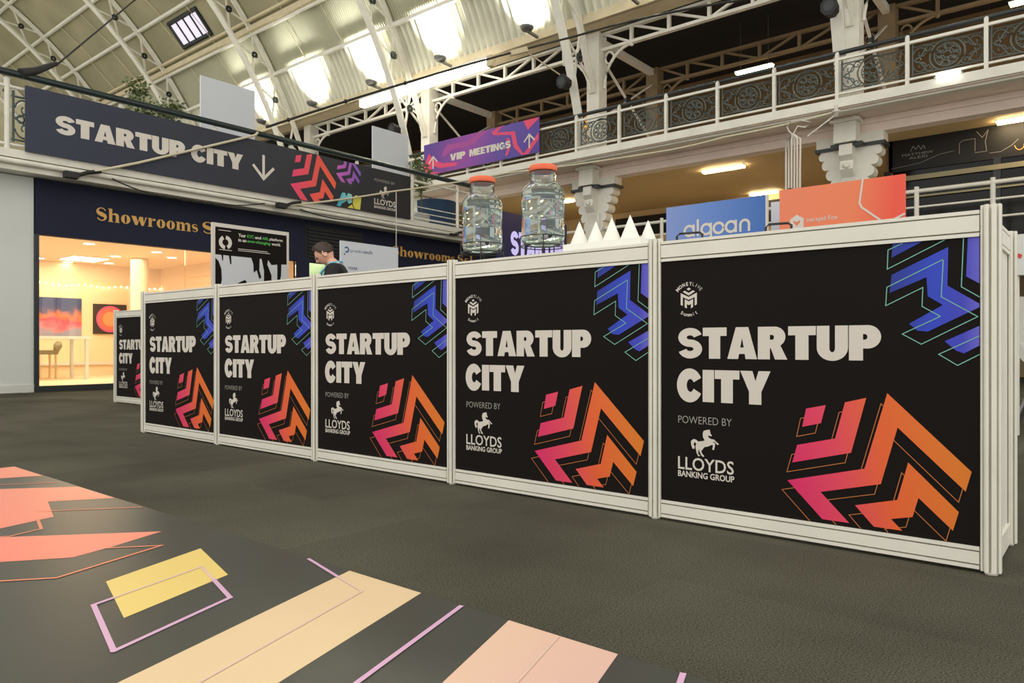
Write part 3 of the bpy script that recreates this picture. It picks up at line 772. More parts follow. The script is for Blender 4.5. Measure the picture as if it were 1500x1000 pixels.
# long banner on the end railing
bn = thing('gallery_banner', 'long navy banner with white lettering and down arrow hung on the end gallery railing', 'banner', (-10.46, 6.4, 3.02))
MB().box(-10.475, -10.455, 3.17, 9.60, 3.02, 3.835).build('banner_sheet', ramp_mat('banner_navy_print', [(0, (42, 48, 68)), (.45, (34, 37, 50)), (1, (27, 27, 30))], 'Y', -3.2, 3.2, .6), bn)
FB = FR((-10.455, 0, 0), (0, 1, 0), (0, 0, 1))
mb = MB(); heavy(mb, 'STARTUP', FB, 3.505, 5.19, 3.315, 3.555, w=.003); heavy(mb, 'CITY', FB, 5.285, 6.105, 3.312, 3.555, w=.003)
mb.build('lettering', M['ink_white'], bn)
mb = MB(); stroke(mb, [(6.46, 3.605), (6.46, 3.27)], FB, .045, False, .003); stroke(mb, [(6.29, 3.43), (6.46, 3.25)], FB, .045, False, .0032); stroke(mb, [(6.46, 3.25), (6.63, 3.43)], FB, .045, False, .0034)
mb.build('arrow', M['ink_white'], bn)
def chev_on(mb, fr, y0, y1, z0, z1, polys=WARM, w=.003, zmin=None, zmax=None):
    for p in polys:
        q = [(y0 + (a - .463) / .493 * (y1 - y0), z0 + (b - .083) / .39 * (z1 - z0)) for a, b in p]
        if zmax:
            o = []
            for i in range(len(q)):
                a, b = q[i - 1], q[i]
                if (a[1] <= zmax) != (b[1] <= zmax):
                    u = (zmax - a[1]) / (b[1] - a[1]); o.append((a[0] + (b[0] - a[0]) * u, zmax))
                if b[1] <= zmax: o.append(b)
            q = o
        if len(q) > 2: fill(mb, [q], fr, w)
mb = MB(); chev_on(mb, FB, 6.95, 7.86, 3.025, 3.86, zmax=3.83)
mb.build('printed_chevrons', ramp_mat('banner_warm_ink', [(0, (238, 60, 120)), (.5, (240, 84, 80)), (1, (240, 100, 60))], 'Y', .5, 1.5, .6), bn)
mb = MB(); chev_on(mb, FB, 7.86, 8.40, 3.46, 3.94, [EL, BIG, EM], zmax=3.83)
mb.build('printed_chevrons', ramp_mat('banner_violet_ink', [(0, (214, 100, 190)), (1, (120, 84, 190))], 'Y', 1.4, 2.0, .6), bn)
mb = MB()
fill(mb, [[(7.87, 3.03), (7.99, 3.28), (8.06, 3.28), (8.08, 3.14), (7.98, 3.08), (7.95, 3.03)]], FB, .003)
fill(mb, [[(8.06, 3.20), (8.12, 3.29), (8.20, 3.27), (8.20, 3.13), (8.13, 3.10)]], FB, .003)
mb.build('printed_chevrons', ramp_mat('banner_cyan_ink', [(0, (40, 180, 210)), (1, (150, 210, 200))], 'Y', 1.45, 1.8, .6), bn)
mb = MB()
fill(mb, [[(8.22, 3.22), (8.29, 3.28), (8.41, 3.24), (8.38, 3.03), (8.26, 3.03), (8.22, 3.10)]], FB, .003)
fill(mb, [[(8.10, 3.03), (8.20, 3.10), (8.24, 3.03)]], FB, .003)
mb.build('printed_chevrons', mat('yellow_green_ink', (222, 214, 90), .6), bn)
mb = MB(); sans(mb, 'POWERED BY', FB, 8.71, 9.20, 3.605, 3.655, 0, .003); mb.build('lettering', M['greyline'], bn)
mb = MB(); sans(mb, 'LLOYDS', FB, 8.705, 9.22, 3.185, 3.295, .02, .003); sans(mb, 'BANKING GROUP', FB, 8.705, 9.22, 3.115, 3.165, .02, .003)
fill(mb, [[(8.83 + (a - .137) * 2.4, 3.31 + (b - .234) * 2.5) for a, b in HORSE]], FB, .003)
mb.build('sponsor_mark', M['ink_white'], bn)

# things on the end gallery
for y0, y1, lb in ((5.97, 6.94, 'blank pale grey display board standing on the gallery behind the long banner, left one'), (9.54, 10.49, 'blank pale grey display board standing on the gallery, next to the pot plant')):
    b = thing('display_board', lb, 'board', (-11.5, y0, 3.0), 'blank boards on the end gallery')
    MB().box(-11.53, -11.5, y0, y1, 3.62, 5.0).build('panel', M['board_grey'], b)
    for y in (y0 + .08, y1 - .08): MB().box(-11.55, -11.53, y - .02, y + .02, 3.02, 4.6).build('leg', M['white_paint'], b)
    MB().box(-11.72, -11.36, y0 + .05, y1 - .05, 3.0, 3.02).build('foot_plate', M['white_paint'], b)
def plant(name, label, x, y, z0, stem_h, blobs, n, seed):
    rnd = random.Random(seed)
    t = thing(name, label, 'plant', (x, y, z0))
    MB().lathe([(.0, 0), (.15, 0), (.19, .34), (.17, .34), (.16, .28), (0, .28)], 18).build('pot', M['pot'], t, True)
    MB().tube([(0, 0, .25), (.02, .01, stem_h * .5), (0, 0, stem_h)], [.022, .018, .012], 6).build('stem', M['bark'], t, True)
    mb = MB()
    for (bx, by, bz, r) in blobs:
        mb.tube([(0, 0, stem_h * .85), (bx * .6, by * .6, (bz + stem_h * .85) / 2), (bx, by, bz)], .008, 5)
        for i in range(n):
            v = Vector((rnd.gauss(0, 1), rnd.gauss(0, 1), rnd.gauss(0, 1))).normalized() * r * rnd.uniform(.4, 1.05)
            c = Vector((bx, by, bz)) + Vector((v.x, v.y, v.z * 1.15))
            d = Vector((rnd.uniform(-1, 1), rnd.uniform(-1, 1), rnd.uniform(-.6, .8))).normalized()
            s = d.cross(Vector((rnd.uniform(-1, 1), rnd.uniform(-1, 1), rnd.uniform(-1, 1)))).normalized()
            l, wd = rnd.uniform(.05, .085), rnd.uniform(.016, .026)
            mb.add([c, c + d * l * .5 + s * wd, c + d * l, c + d * l * .5 - s * wd], [(0, 1, 2), (0, 2, 3)])
    tag(mb.build('foliage', M['leaf'], t, True), kind='stuff')
    return t
plant('potted_shrub', 'bushy green shrub on the end gallery, its leaves rising over the handrail', -11.3, 5.1, 3.0, 1.0, [(0, -.22, 1.45, .17), (0, -.18, 1.22, .2), (.02, .18, 1.15, .22), (.0, .05, 1.02, .22), (.02, .34, 1.22, .14)], 170, 3)
plant('potted_olive_tree', 'small olive tree in a grey pot at the right end of the gallery railing', -11.25, 10.62, 3.0, .85, [(0, -.05, 1.35, .2), (.02, .1, 1.12, .2), (-.02, -.02, .92, .16)], 170, 8)
tc = thing('tub_chair', 'dark blue upholstered tub chair behind the gallery rails', 'chair', (-11.55, 11.35, 3.0))
mb = MB()
sec = arc(0, 0, .42, .40, -20, 200, 16); sec2 = arc(0, 0, .33, .31, 200, -20, 16)
mb.prism(sec + sec2, lambda p: (-11.55 + p[1], 11.35 + p[0], 3.12), lambda p: (-11.55 + p[1] * 1.08, 11.35 + p[0] * 1.08, 3.74))
mb.build('backrest', M['blue_cloth'], tc)
MB().lathe([(0, 3.12), (.34, 3.12), (.34, 3.40), (.30, 3.44), (0, 3.44)], 20, (-11.55, 11.35, 0)).build('seat', M['blue_cloth'], tc)
for a in (45, 135, 225, 315): MB().tube([(-11.55 + .25 * cos(radians(a)), 11.35 + .25 * sin(radians(a)), 3.0), (-11.55 + .25 * cos(radians(a)), 11.35 + .25 * sin(radians(a)), 3.13)], .02).build('leg', M['bark'], tc)
# ------------------------------------------------------------------ vaulted roof
AY, AZ, RO, RI = 1.95, 2.40, 11.43, 10.75
def arcpt(a, r): return (AY + r * cos(radians(a)), AZ + r * sin(radians(a)))
COLX = [1.60, -3.42, -8.44, -13.46, -18.48, -23.50, -28.52, -33.54]
BAY = 5.02
ANG = [24.5 + 6.5 * i for i in range(10)]
roof = tag(thing('ceiling', None, None, (0, 0, 0)), kind='structure')
def arc_bar(mb, r, a0, a1, w, h, n=26):
    """bar of section w (along x) by h (radial) following the arch"""
    ring = []
    for i in range(n + 1):
        a = a0 + (a1 - a0) * i / n
        y0, z0 = arcpt(a, r - h / 2); y1, z1 = arcpt(a, r + h / 2)
        ring.append([(-w / 2, y0, z0), (w / 2, y0, z0), (w / 2, y1, z1), (-w / 2, y1, z1)])
    vs = [v for q in ring for v in q]; fs = [(0, 1, 2, 3), tuple(4 * n + i for i in (3, 2, 1, 0))]
    for i in range(n):
        for k in range(4): fs.append((4 * i + k, 4 * i + (k + 1) % 4, 4 * i + 4 + (k + 1) % 4, 4 * i + 4 + k))
    mb.add(vs, fs)
rib = MB(); arc_bar(rib, RI, 10.6, 83, .19, .035); arc_bar(rib, RI + .05, 10.6, 83, .05, .09); arc_bar(rib, RO, 17.6, 83, .16, .03); arc_bar(rib, RO - .05, 17.6, 83, .05, .08)
RIB = rib.mesh('rib', M['iron_white'])
BRACES, BOSSES = [], []
for i in range(-1, 9):
    a0, a1 = 24.5 + 6.5 * i + .5, 24.5 + 6.5 * (i + 1) - .5
    mb = MB()
    p, q = arcpt(a0, RI), arcpt(a1, RO); mb.bar((0, *p), (0, *q), .05, .03, (1, 0, 0))
    p, q = arcpt(a0, RO), arcpt(a1, RI); mb.bar((.02, *p), (.02, *q), .05, .03, (1, 0, 0))
    BRACES.append(mb.mesh('brace', M['iron_white']))
    c = arcpt((a0 + a1) / 2, (RI + RO) / 2)
    mb = MB()
    for k in range(4):
        a = pi / 4 + k * pi / 2
        mb.bar((.05, c[0] + .075 * cos(a), c[1] + .075 * sin(a)), (.05, c[0] + .075 * cos(a + pi / 2), c[1] + .075 * sin(a + pi / 2)), .06, .035, (1, 0, 0))
    BOSSES.append(mb.mesh('boss', M['iron_dark']))
for x in COLX:
    r = put('rib', RIB, roof, (x, 0, 0))
    for me in BRACES: put('brace', me, r)
    for me in BOSSES: put('boss', me, r)
# covering, panel by panel
def strip(i, wave=0, amp=0.0, off=.05):
    a0, a1 = ANG[i], ANG[i + 1]; mb = MB()
    nx = 1 if not wave else int(BAY / wave) * 6
    na = 3
    vs = []; fs = []
    for j in range(na + 1):
        a = a0 + (a1 - a0) * j / na
        for k in range(nx + 1):
            x = -BAY * k / nx
            rr = RO + off + (amp * sin(2 * pi * -x / wave) if wave else 0)
            y, z = arcpt(a, rr); vs.append((x, y, z))
    for j in range(na):
        for k in range(nx): fs.append((j * (nx + 1) + k, j * (nx + 1) + k + 1, (j + 1) * (nx + 1) + k + 1, (j + 1) * (nx + 1) + k))
    mb.add(vs, fs, bool(wave))
    return mb
SHEETS = [strip(0, .18, .075, .12).mesh('corrugated_sheet', M['sheet']), strip(1, .075, .010, .08).mesh('corrugated_sheet', M['khaki_light'])]
PANELS = [strip(i).mesh('roof_panel', M['khaki']) for i in range(2, 9)]
for x in COLX[:-1]:
    for me in SHEETS: put('corrugated_sheet', me, roof, (x, 0, 0))
    for me in PANELS: put('roof_panel', me, roof, (x, 0, 0))
for i, a in enumerate(ANG[1:]):
    y, z = arcpt(a, RO - .02)
    big = (i == 1)
    mb = MB()
    if big:
        mb.bar((2, y, z - .03), (-36, y, z - .03), .10, .15)
        y2, z2 = arcpt(a + .9, RO - .02); mb.bar((2, y2, z2), (-36, y2, z2), .07, .07)
    else: mb.bar((2, y, z), (-36, y, z), .07, .09)
    mb.build('purlin', M['iron_white'] if not big else M['cream'], roof)
    if big:
        y3, z3 = arcpt(a - .75, RO - .04); MB().tube([(2, y3, z3), (-36, y3, z3)], .05, 8).build('purlin', M['iron_white'], roof)
for x in COLX[:-1]:
    for fx in (.36, .68):
        for i in (1, 2, 3):
            p = arcpt(ANG[i], RO); q = arcpt(ANG[i + 1], RO)
            MB().tube([(x - BAY * fx, *p), (x - BAY * (fx + .05), *q)], .012, 5).build('sag_rod', M['cream'], roof)
struct('wall_roof_end', MB().box(-36.2, -36, -3, 19, 0, 14), M['khaki'])
# roof light
sk = thing('window_3', None, None, (-20.6, 10.5, 9.8)); tag(sk, kind='structure')
def onroof(x, a, d=0): return (x, *arcpt(a, RO + .03 - d))
XA, XB, A0, A1 = -21.85, -20.25, 39.2, 42.8
fr_ = MB()
for a in (A0, A1): fr_.bar(onroof(XA - .05, a), onroof(XB + .05, a), .09, .09)
for x in (XA, XB): fr_.bar(onroof(x, A0), onroof(x, A1), .09, .09)
fr_.build('frame', M['iron_dark'], sk)
sky_pane = mat('roof_glass_daylight', (216, 208, 226), .3, emit=.75)
n = 4
for k in range(n):
    x0 = XA + (XB - XA) * k / n; x1 = XA + (XB - XA) * (k + 1) / n
    MB().add([onroof(x0, A0, -.01), onroof(x1, A0, -.01), onroof(x1, A1, -.01), onroof(x0, A1, -.01), onroof(x0, A0, -.0), onroof(x1, A0, 0), onroof(x1, A1, 0), onroof(x0, A1, 0)],
             [(0, 1, 2, 3), (7, 6, 5, 4), (0, 4, 5, 1), (1, 5, 6, 2), (2, 6, 7, 3), (3, 7, 4, 0)]).build('pane', sky_pane, sk)
    if k: MB().bar(onroof(x0, A0, .01), onroof(x0, A1, .01), .04, .05).build('glazing_bar', M['iron_dark'], sk)

# ------------------------------------------------------------------ side gallery
YC = 13.0       # line of columns
YR = 12.1       # railing line, the floor is carried out in front of the columns
LX0, LX1 = -30.0, 4.0
struct('floor_gallery_side', MB().box(LX0, LX1, YR, 18.2, 4.30, 4.455), M['pinkgrey'])
struct('trim_gallery_side', MB().box(LX0, LX1, YR - .05, YR + .06, 4.315, 4.455).box(LX0, LX1, YR + .06, YR + .2, 4.27, 4.31), M['iron_white'])
struct('trim_gallery_beam', MB().box(LX0, LX1, YC - .12, YC + .14, 4.06, 4.31).box(LX0, LX1, YC - .16, YC - .12, 4.20, 4.24), M['pinkgrey'])
struct('ceiling_gallery_side', MB().box(LX0, LX1, YC + .14, 18.2, 4.14, 4.20), M['tan'])
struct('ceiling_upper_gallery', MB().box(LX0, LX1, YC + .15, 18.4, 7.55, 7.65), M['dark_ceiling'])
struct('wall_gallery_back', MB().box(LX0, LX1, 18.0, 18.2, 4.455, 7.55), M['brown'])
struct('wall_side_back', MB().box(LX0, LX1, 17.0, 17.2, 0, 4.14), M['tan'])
tb_ = struct('trim_side_back', MB().box(-10.4, -3.0, 16.93, 17.0, 3.5, 3.98), M['dark_ceiling'])
struct('floor_side_platform', MB().box(-10.6, LX1, 12.9, 17.0, 1.9, 2.1), M['white_paint'])
struct('wall_side_base', MB().box(-10.6, -2.2, 12.95, 13.1, 0, 1.9), M['wall_white'])
# gutter beam
gut = struct('trim_gutter', MB().box(-34, 4, 12.42, 12.95, 7.10, 7.18).box(-34, 4, 12.36, 12.44, 7.10, 7.30).box(-34, 4, 12.9, 13.0, 7.1, 7.55), M['cream'])

def make_column(x, y, label):
    t = thing('gallery_column', label, 'column', (x, y, 0), 'gallery columns')
    MB().box(x - .15, x + .15, y - .15, y + .15, 4.455, 7.10).build('upper_shaft', M['iron_white'], t)
    MB().box(x - .20, x + .20, y - .20, y + .20, 4.455, 4.56).build('upper_base', M['iron_white'], t)
    if y < 14:
        MB().box(x - .17, x + .17, y - .17, y + .17, 0, 3.35).build('lower_shaft', M['iron_white'], t)
        # scrolled capital spreading along the gallery
        pr = [(.18, 2.98)] + arc(.19, 3.10, .05, .09, -80, 70, 7) + arc(.25, 3.27, .06, .09, -80, 75, 7) + arc(.30, 3.45, .075, .09, -80, 80, 7) + arc(.38, 3.62, .06, .08, -70, 80, 7) + arc(.43, 3.77, .06, .07, -70, 80, 7) + [(.50, 3.86)]
        poly = [(a, b) for a, b in pr] + [(-a, b) for a, b in pr[::-1]]
        MB().prism(poly, lambda p: (x + p[0], y - .13, p[1]), lambda p: (x + p[0], y + .13, p[1])).build('scroll_bracket', M['iron_white'], t)
        MB().box(x - .54, x + .54, y - .18, y + .18, 3.85, 3.90).box(x - .24, x + .24, y - .34, y - .18, 3.85, 3.90).build('capital_band', M['iron_dark'], t)
        MB().box(x - .52, x + .52, y - .16, y + .14, 3.90, 4.06).build('impost', M['iron_white'], t)
        MB().box(x - .17, x + .17, y - .42, y - .16, 3.90, 4.30).box(x - .22, x + .22, y - .46, y - .14, 4.22, 4.27).build('corbel', M['iron_white'], t)
        fp = [(-.18, 3.90), (-.36, 3.88), (-.38, 3.70), (-.30, 3.62), (-.32, 3.48), (-.22, 3.36), (-.18, 3.20), (-.16, 3.05), (-.10, 3.05), (-.10, 3.90)]
        MB().prism(fp, lambda p: (x - .10, y + p[0], p[1]), lambda p: (x + .10, y + p[0], p[1])).build('front_scroll', M['iron_white'], t)
        ro = MB().lathe([(.0, 0), (.05, 0), (.05, .02), (.03, .03), (0, .03)], 12).build('rosette', M['iron_white'], t, True)
        ro.location = (0, -.325, 3.54); ro.rotation_euler = (radians(90), 0, 0)
    return t
cl = {1.60: 'white iron gallery column beyond the right edge of the picture', -3.42: 'large white iron gallery column with scrolled capital behind the orange board', -8.44: 'white iron gallery column with scrolled capital above the paper cones',
      -13.46: 'white iron gallery column beside the purple banner', -18.48: 'white iron gallery column behind the long navy banner'}
for x, lb in cl.items(): make_column(x, YC, lb)
IW = M['iron_white']; M['iron_white'] = M['rear_shade_tone']  # rear columns take the pre-shaded copy of the white iron
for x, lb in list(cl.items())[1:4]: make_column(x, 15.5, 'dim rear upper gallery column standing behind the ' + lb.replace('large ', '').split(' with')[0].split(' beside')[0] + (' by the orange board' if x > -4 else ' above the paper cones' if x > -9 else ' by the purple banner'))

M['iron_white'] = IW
def make_girder(x1, y, label, group):
    L = BAY
    t = thing('lattice_girder', label, 'girder', (x1, y, 6.75), group)
    zb, zt = 0.0, .33
    MB().box(-L + .155, -.155, -.05, .05, zb - .03, zb + .03).build('bottom_chord', M['iron_white'], t, True)
    MB().box(-L + .155, -.155, -.05, .05, zt - .03, zt + .03).build('top_chord', M['iron_white'], t, True)
    n = 6; s = L / n
    for i in range(1, n): 
        MB().box(-i * s - .03, -i * s + .03, -.035, .035, zb, zt).build('upright', M['iron_white'], t, True)
        MB().ball((-i * s, 0, zb - .04), .045, 8, 6).build('knob', M['iron_white'], t, True) if i in (1, n - 1) else None
    for i in range(n):
        a, b = -i * s, -(i + 1) * s
        p, q = ((a - .03, zt), (b, zb)) if i < n / 2 else ((a, zb), (b + .03, zt))
        MB().bar((min(p[0], -.18), 0, p[1]), (max(q[0], -L + .18), 0, q[1]), .045, .05, (0, 1, 0)).build('diagonal', M['iron_white'], t, True)
    for sx, x0 in ((-1, -.185), (1, -L + .185)):
        MB().tube([(x0 + sx * (.68 - .68 * cos(radians(a))), 0, -.80 + .78 * sin(radians(a))) for a in range(0, 91, 9)], .03, 6).build('spandrel', M['iron_white'], t, True)
        MB().tube([(x0 + sx * .13 + .10 * cos(2 * pi * i / 16), 0, -.19 + .12 * sin(2 * pi * i / 16)) for i in range(16)], .022, 6, True).build('spandrel_ring', M['iron_white'], t, True)
    return t
gl = ['white lattice girder over the right end of the side gallery', 'white lattice girder above the gallery between the big column and the cones column', 'white lattice girder over the purple banner behind the long tube light', 'white lattice girder farthest left, partly behind the long banner']
for i in range(4): make_girder(COLX[i], YC, gl[i], 'gallery lattice girders')
IW = M['iron_white']; M['iron_white'] = M['rear_shade_tone']  # rear girders use the same shade-tinted iron
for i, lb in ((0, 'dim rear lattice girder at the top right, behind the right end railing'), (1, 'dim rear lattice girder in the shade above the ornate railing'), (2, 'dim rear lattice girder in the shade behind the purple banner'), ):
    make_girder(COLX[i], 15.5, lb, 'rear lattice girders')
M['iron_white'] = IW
for i in range(1, 4):
    x = COLX[i]
    t = thing('cross_brace', 'crossed iron brace rods beside the rear column, ' + ('above the orange board' if i == 1 else 'above the paper cones' if i == 2 else 'left of the purple banner'), 'brace', (x, 14.2, 5.2), 'cross braces in the upper gallery')
    for a, b in (((13.17, 6.7), (15.33, 5.4)), ((13.17, 5.4), (15.33, 6.7))): MB().bar((x, *a), (x, *b), .05, .03).build('rod', M['iron_white'], t)
    MB().box(x - .03, x + .03, 14.15, 14.35, 5.95, 6.15).build('boss', M['iron_dark'], t)
    MB().bar((x, 13.16, 7.0), (x, 15.34, 7.0), .12, .14).build('tie_beam', M['iron_white'], t)

# railing of the side gallery
sr = thing('gallery_railing', 'white side gallery railing with ornate dark iron panels and black handrail', 'railing', (-2.4, YR, 4.455))
for k in range(-3, 27):
    x = -2.41 - .987 * k
    MB().box(x - .025, x + .025, YR - .03, YR + .03, 4.455, 5.16).ball((x, YR, 5.165), .03, 8, 6).build('post', M['iron_white'], sr)
    if k < 24: put('ornamental_panel', IRON, sr, (x - .96 - sr.location.x, .10, .17))
MB().bar((LX1, YR, 5.075), (LX0, YR, 5.075), .045, .04).build('top_bar', M['iron_white'], sr)
MB().bar((LX1, YR, 4.535), (LX0, YR, 4.535), .035, .03).build('bottom_bar', M['iron_white'], sr)
MB().tube([(LX1, YR + .16, 5.235), (LX0, YR + .16, 5.235)], .035, 10).build('handrail', M['iron_dark'], sr)
# lower white railing of the platform
lr = thing('platform_railing', 'plain white lower railing right of the orange board', 'railing', (-2.5, 12.95, 2.1))
for x in (-8.4, -6.9, -5.4, -4.1, -2.45, -1.44, -.4, .6): MB().tube([(x, 12.95, 2.1), (x, 12.95, 3.10)], .035, 8).build('post', M['iron_white'], lr)
for z, r in ((3.03, .03), (2.78, .016), (2.52, .016)): MB().tube([(-10.2, 12.95, z), (LX1, 12.95, z)], r, 8).build('bar', M['iron_white'], lr)

# purple banner
vb = thing('gallery_banner', 'purple and pink banner with up arrows on the side gallery', 'banner', (-10.9, YR - .08, 4.58))
violet = ramp_mat('violet_print', [(0, (96, 64, 150)), (.35, (150, 72, 160)), (.7, (92, 74, 160)), (1, (88, 62, 150))], None, -1.8, 1.7, .6, angle=(1, 0, -.5))
MB().box(-12.62, -9.20, YR - .09, YR - .075, 4.59, 5.315).build('banner_sheet', violet, vb)
FV = FR((0, YR - .09, 0), (1, 0, 0), (0, 0, 1))
mb = MB(); heavy(mb, 'VIP', FV, -11.76, -11.28, 4.81, 4.965, w=.004); mb.build('lettering', M['ink_white'], vb); mb = MB(); heavy(mb, 'MEETINGS', FV, -11.16, -9.96, 4.81, 4.965, gap=.03, w=.004)
mb.build('lettering', M['ink_white'], vb)
for cx in (-12.31, -9.46):
    mb = MB()
    stroke(mb, [(cx, 4.73), (cx, 4.99)], FV, .035, False, .004); stroke(mb, [(cx - .13, 4.87), (cx, 5.0)], FV, .035, False, .0042); stroke(mb, [(cx, 5.0), (cx + .13, 4.87)], FV, .035, False, .0044)
    mb.build('arrow', M['ink_white'], vb)
pinkm = mat('banner_pink_ink', (226, 74, 112), .6)
for p_ in [[[(-12.62, 4.59), (-12.62, 4.82), (-12.45, 5.10), (-12.30, 4.92), (-12.0, 4.80), (-11.5, 4.74), (-11.6, 4.68), (-12.1, 4.70), (-12.32, 4.80), (-12.38, 4.66), (-12.05, 4.60)]]]: mb = MB(); fill(mb, [p_[0]], FV, .002); mb.build('printed_shape', pinkm, vb)
for p_ in [[[(-10.2, 5.313), (-10.35, 5.20), (-9.85, 5.14), (-9.78, 4.85), (-9.62, 4.62), (-9.50, 4.72), (-9.22, 5.0), (-9.22, 4.86), (-9.48, 4.60), (-9.66, 4.60), (-9.88, 4.80), (-9.95, 5.08), (-10.45, 5.16), (-10.5, 5.24), (-10.3, 5.313)]]]: mb = MB(); fill(mb, [p_[0]], FV, .002); mb.build('printed_shape', pinkm, vb)
for p_ in [[[(-9.62, 5.313), (-9.5, 5.10), (-9.22, 5.28), (-9.22, 5.313)]]]: mb = MB(); fill(mb, [p_[0]], FV, .002); mb.build('printed_shape', pinkm, vb)
for p_ in [[[(-10.1, 5.02), (-10.0, 5.02), (-9.96, 4.85), (-10.05, 4.66), (-10.12, 4.66), (-10.04, 4.85)]]]: mb = MB(); fill(mb, [p_[0]], FV, .002); mb.build('printed_shape', pinkm, vb)

mb = MB()
fill(mb, [[(-12.0, 5.05), (-11.85, 5.2), (-11.2, 5.16), (-10.9, 5.30), (-10.6, 5.30), (-11.05, 5.06), (-11.7, 5.06), (-12.0, 4.92)]], FV, .002)
mb.build('printed_shape', mat('banner_magenta_ink', (168, 74, 150), .6), vb)

# dark shop on the platform
ds = thing('dark_shopfront', 'dark shopfront with small white name above glass, at the upper right', 'shopfront', (-1.6, 14.0, 2.1))
MB().box(-3.08, LX1, 14.0, 14.15, 3.60, 4.14).build('sign_band', M['black'], ds)
FS = FR((0, 14.0, 0), (1, 0, 0), (0, 0, 1))
mb = MB(); sans(mb, 'MATTHEW', FS, -2.87, -2.40, 3.845, 3.885, 0, .004); mb.build('lettering', M['greyline'], ds); mb = MB(); sans(mb, 'ALEXI', FS, -2.76, -2.49, 3.785, 3.825, 0, .004)
mb.build('lettering', M['greyline'], ds); mb = MB()
stroke(mb, [(-2.74, 3.92), (-2.70, 4.0), (-2.66, 3.94), (-2.62, 4.0), (-2.58, 3.93), (-2.54, 3.99), (-2.52, 3.93)], FS, .010, False, .004)
mb.build('name_mark', M['greyline'], ds)
for pts, wd, mm in (([(-3.05, 3.66), (-2.6, 3.70), (-2.3, 3.80), (-2.1, 3.82)], .006, 'greyline'), ([(-2.02, 3.76), (-2.02, 3.93), (-1.97, 3.97), (-1.80, 3.97), (-1.80, 3.77)], .008, 'greyline'),
                    ([(-1.78, 4.08), (-1.70, 3.97), (-1.62, 4.08), (-1.66, 3.90), (-1.64, 3.74), (-1.80, 3.74)], .008, 'greyline'), ([(-1.6, 3.70), (-1.45, 3.70), (-1.3, 3.78), (-1.22, 3.86)], .007, 'greyline'),
                    (arc(-.98, 4.0, .11, .09, 0, 360, 14), .007, 'greyline')) + tuple((arc(a, 3.80, .07, .11, 200, 380, 10), .012, 'gold') for a in (-1.20, -1.08, -.95, -.82)):
    mb = MB(); stroke(mb, pts, FS, wd, False, .004); mb.build('line_drawing', M[mm], ds)
for x0, x1 in ((-3.06, -1.55), (-1.45, .2), (.3, 2.0)): MB().box(x0, x1, 14.03, 14.05, 2.1, 3.60).build('glass_pane', M['glass_dark'], ds)
for x in (-3.10, -1.50, .25, 2.0): MB().box(x - .05, x + .05, 13.98, 14.1, 2.1, 3.62).build('mullion', M['iron_dark'], ds)
for z0_, z1_ in ((3.42, 3.50), (3.22, 3.26), (3.12, 3.15)): MB().box(-3.1, 2.0, 13.97, 14.0, z0_, z1_).build('transom', M['khaki'], ds)
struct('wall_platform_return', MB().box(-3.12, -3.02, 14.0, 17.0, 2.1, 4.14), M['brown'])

# ------------------------------------------------------------------ lamps
lt = thing('linear_light', 'long bright tube light under the gutter at the top centre', 'light', (-12.75, 12.05, 6.7))
MB().box(-15.0, -10.5, 11.98, 12.12, 6.86, 6.92).build('housing', M['white_paint'], lt)
MB().box(-14.95, -10.62, 11.97, 12.13, 6.70, 6.86).build('diffuser', M['tube'], lt)
MB().box(-10.62, -10.48, 11.97, 12.13, 6.68, 6.92).build('end_cap', M['cream'], lt)
for x in (-14, -11.5): MB().bar((x, 12.05, 6.9), (x, 12.5, 7.12), .04).build('bracket', M['cream'], lt)
for x, y, z, l, lb in ((-6.06, 13.92, 4.14, .84, 'ceiling strip light under the gallery, above the blue board'), (-1.05, 14.02 - .25, 4.14, .85, 'ceiling strip light before the dark shop sign at the right edge'), (-6.29, 16.7, 4.14, .62, 'far ceiling strip light just above the blue board top'), (-10.6, 14.6, 4.14, .9, 'ceiling strip light seen between the two water jars'),
                       (-5.97, 15.3, 6.5, .78, 'hanging strip light behind the ornate railing at top centre'), (-1.05, 15.2, 6.5, .78, 'hanging strip light at the top right corner')):
    t = thing('strip_light', lb, 'light', (x, y, z), 'warm strip lights of the side gallery')
    MB().box(-l / 2, l / 2, -.07, .07, -.055, -.01).build('diffuser', M['warm_tube'], t, True)
    MB().box(-l / 2 - .02, l / 2 + .02, -.08, .08, -.014, 0).build('housing', M['white_paint'], t, True)
    if z > 6:
        for dx in (-.3, .3): MB().tube([(dx, 0, 0), (dx, 0, 1.05)], .006, 5).build('hanger', M['steel'], t, True)
t = thing('lip_light', 'short white tube lamp lying on the gallery lip at the right', 'light', (-1.87, YR - .08, 4.44))
MB().tube([(-2.02, YR - .09, 4.47), (-1.72, YR - .09, 4.47)], .022, 8).build('tube', M['tube'], t); MB().box(-2.05, -1.69, YR - .11, YR - .05, 4.455, 4.462).build('base', M['white_paint'], t)
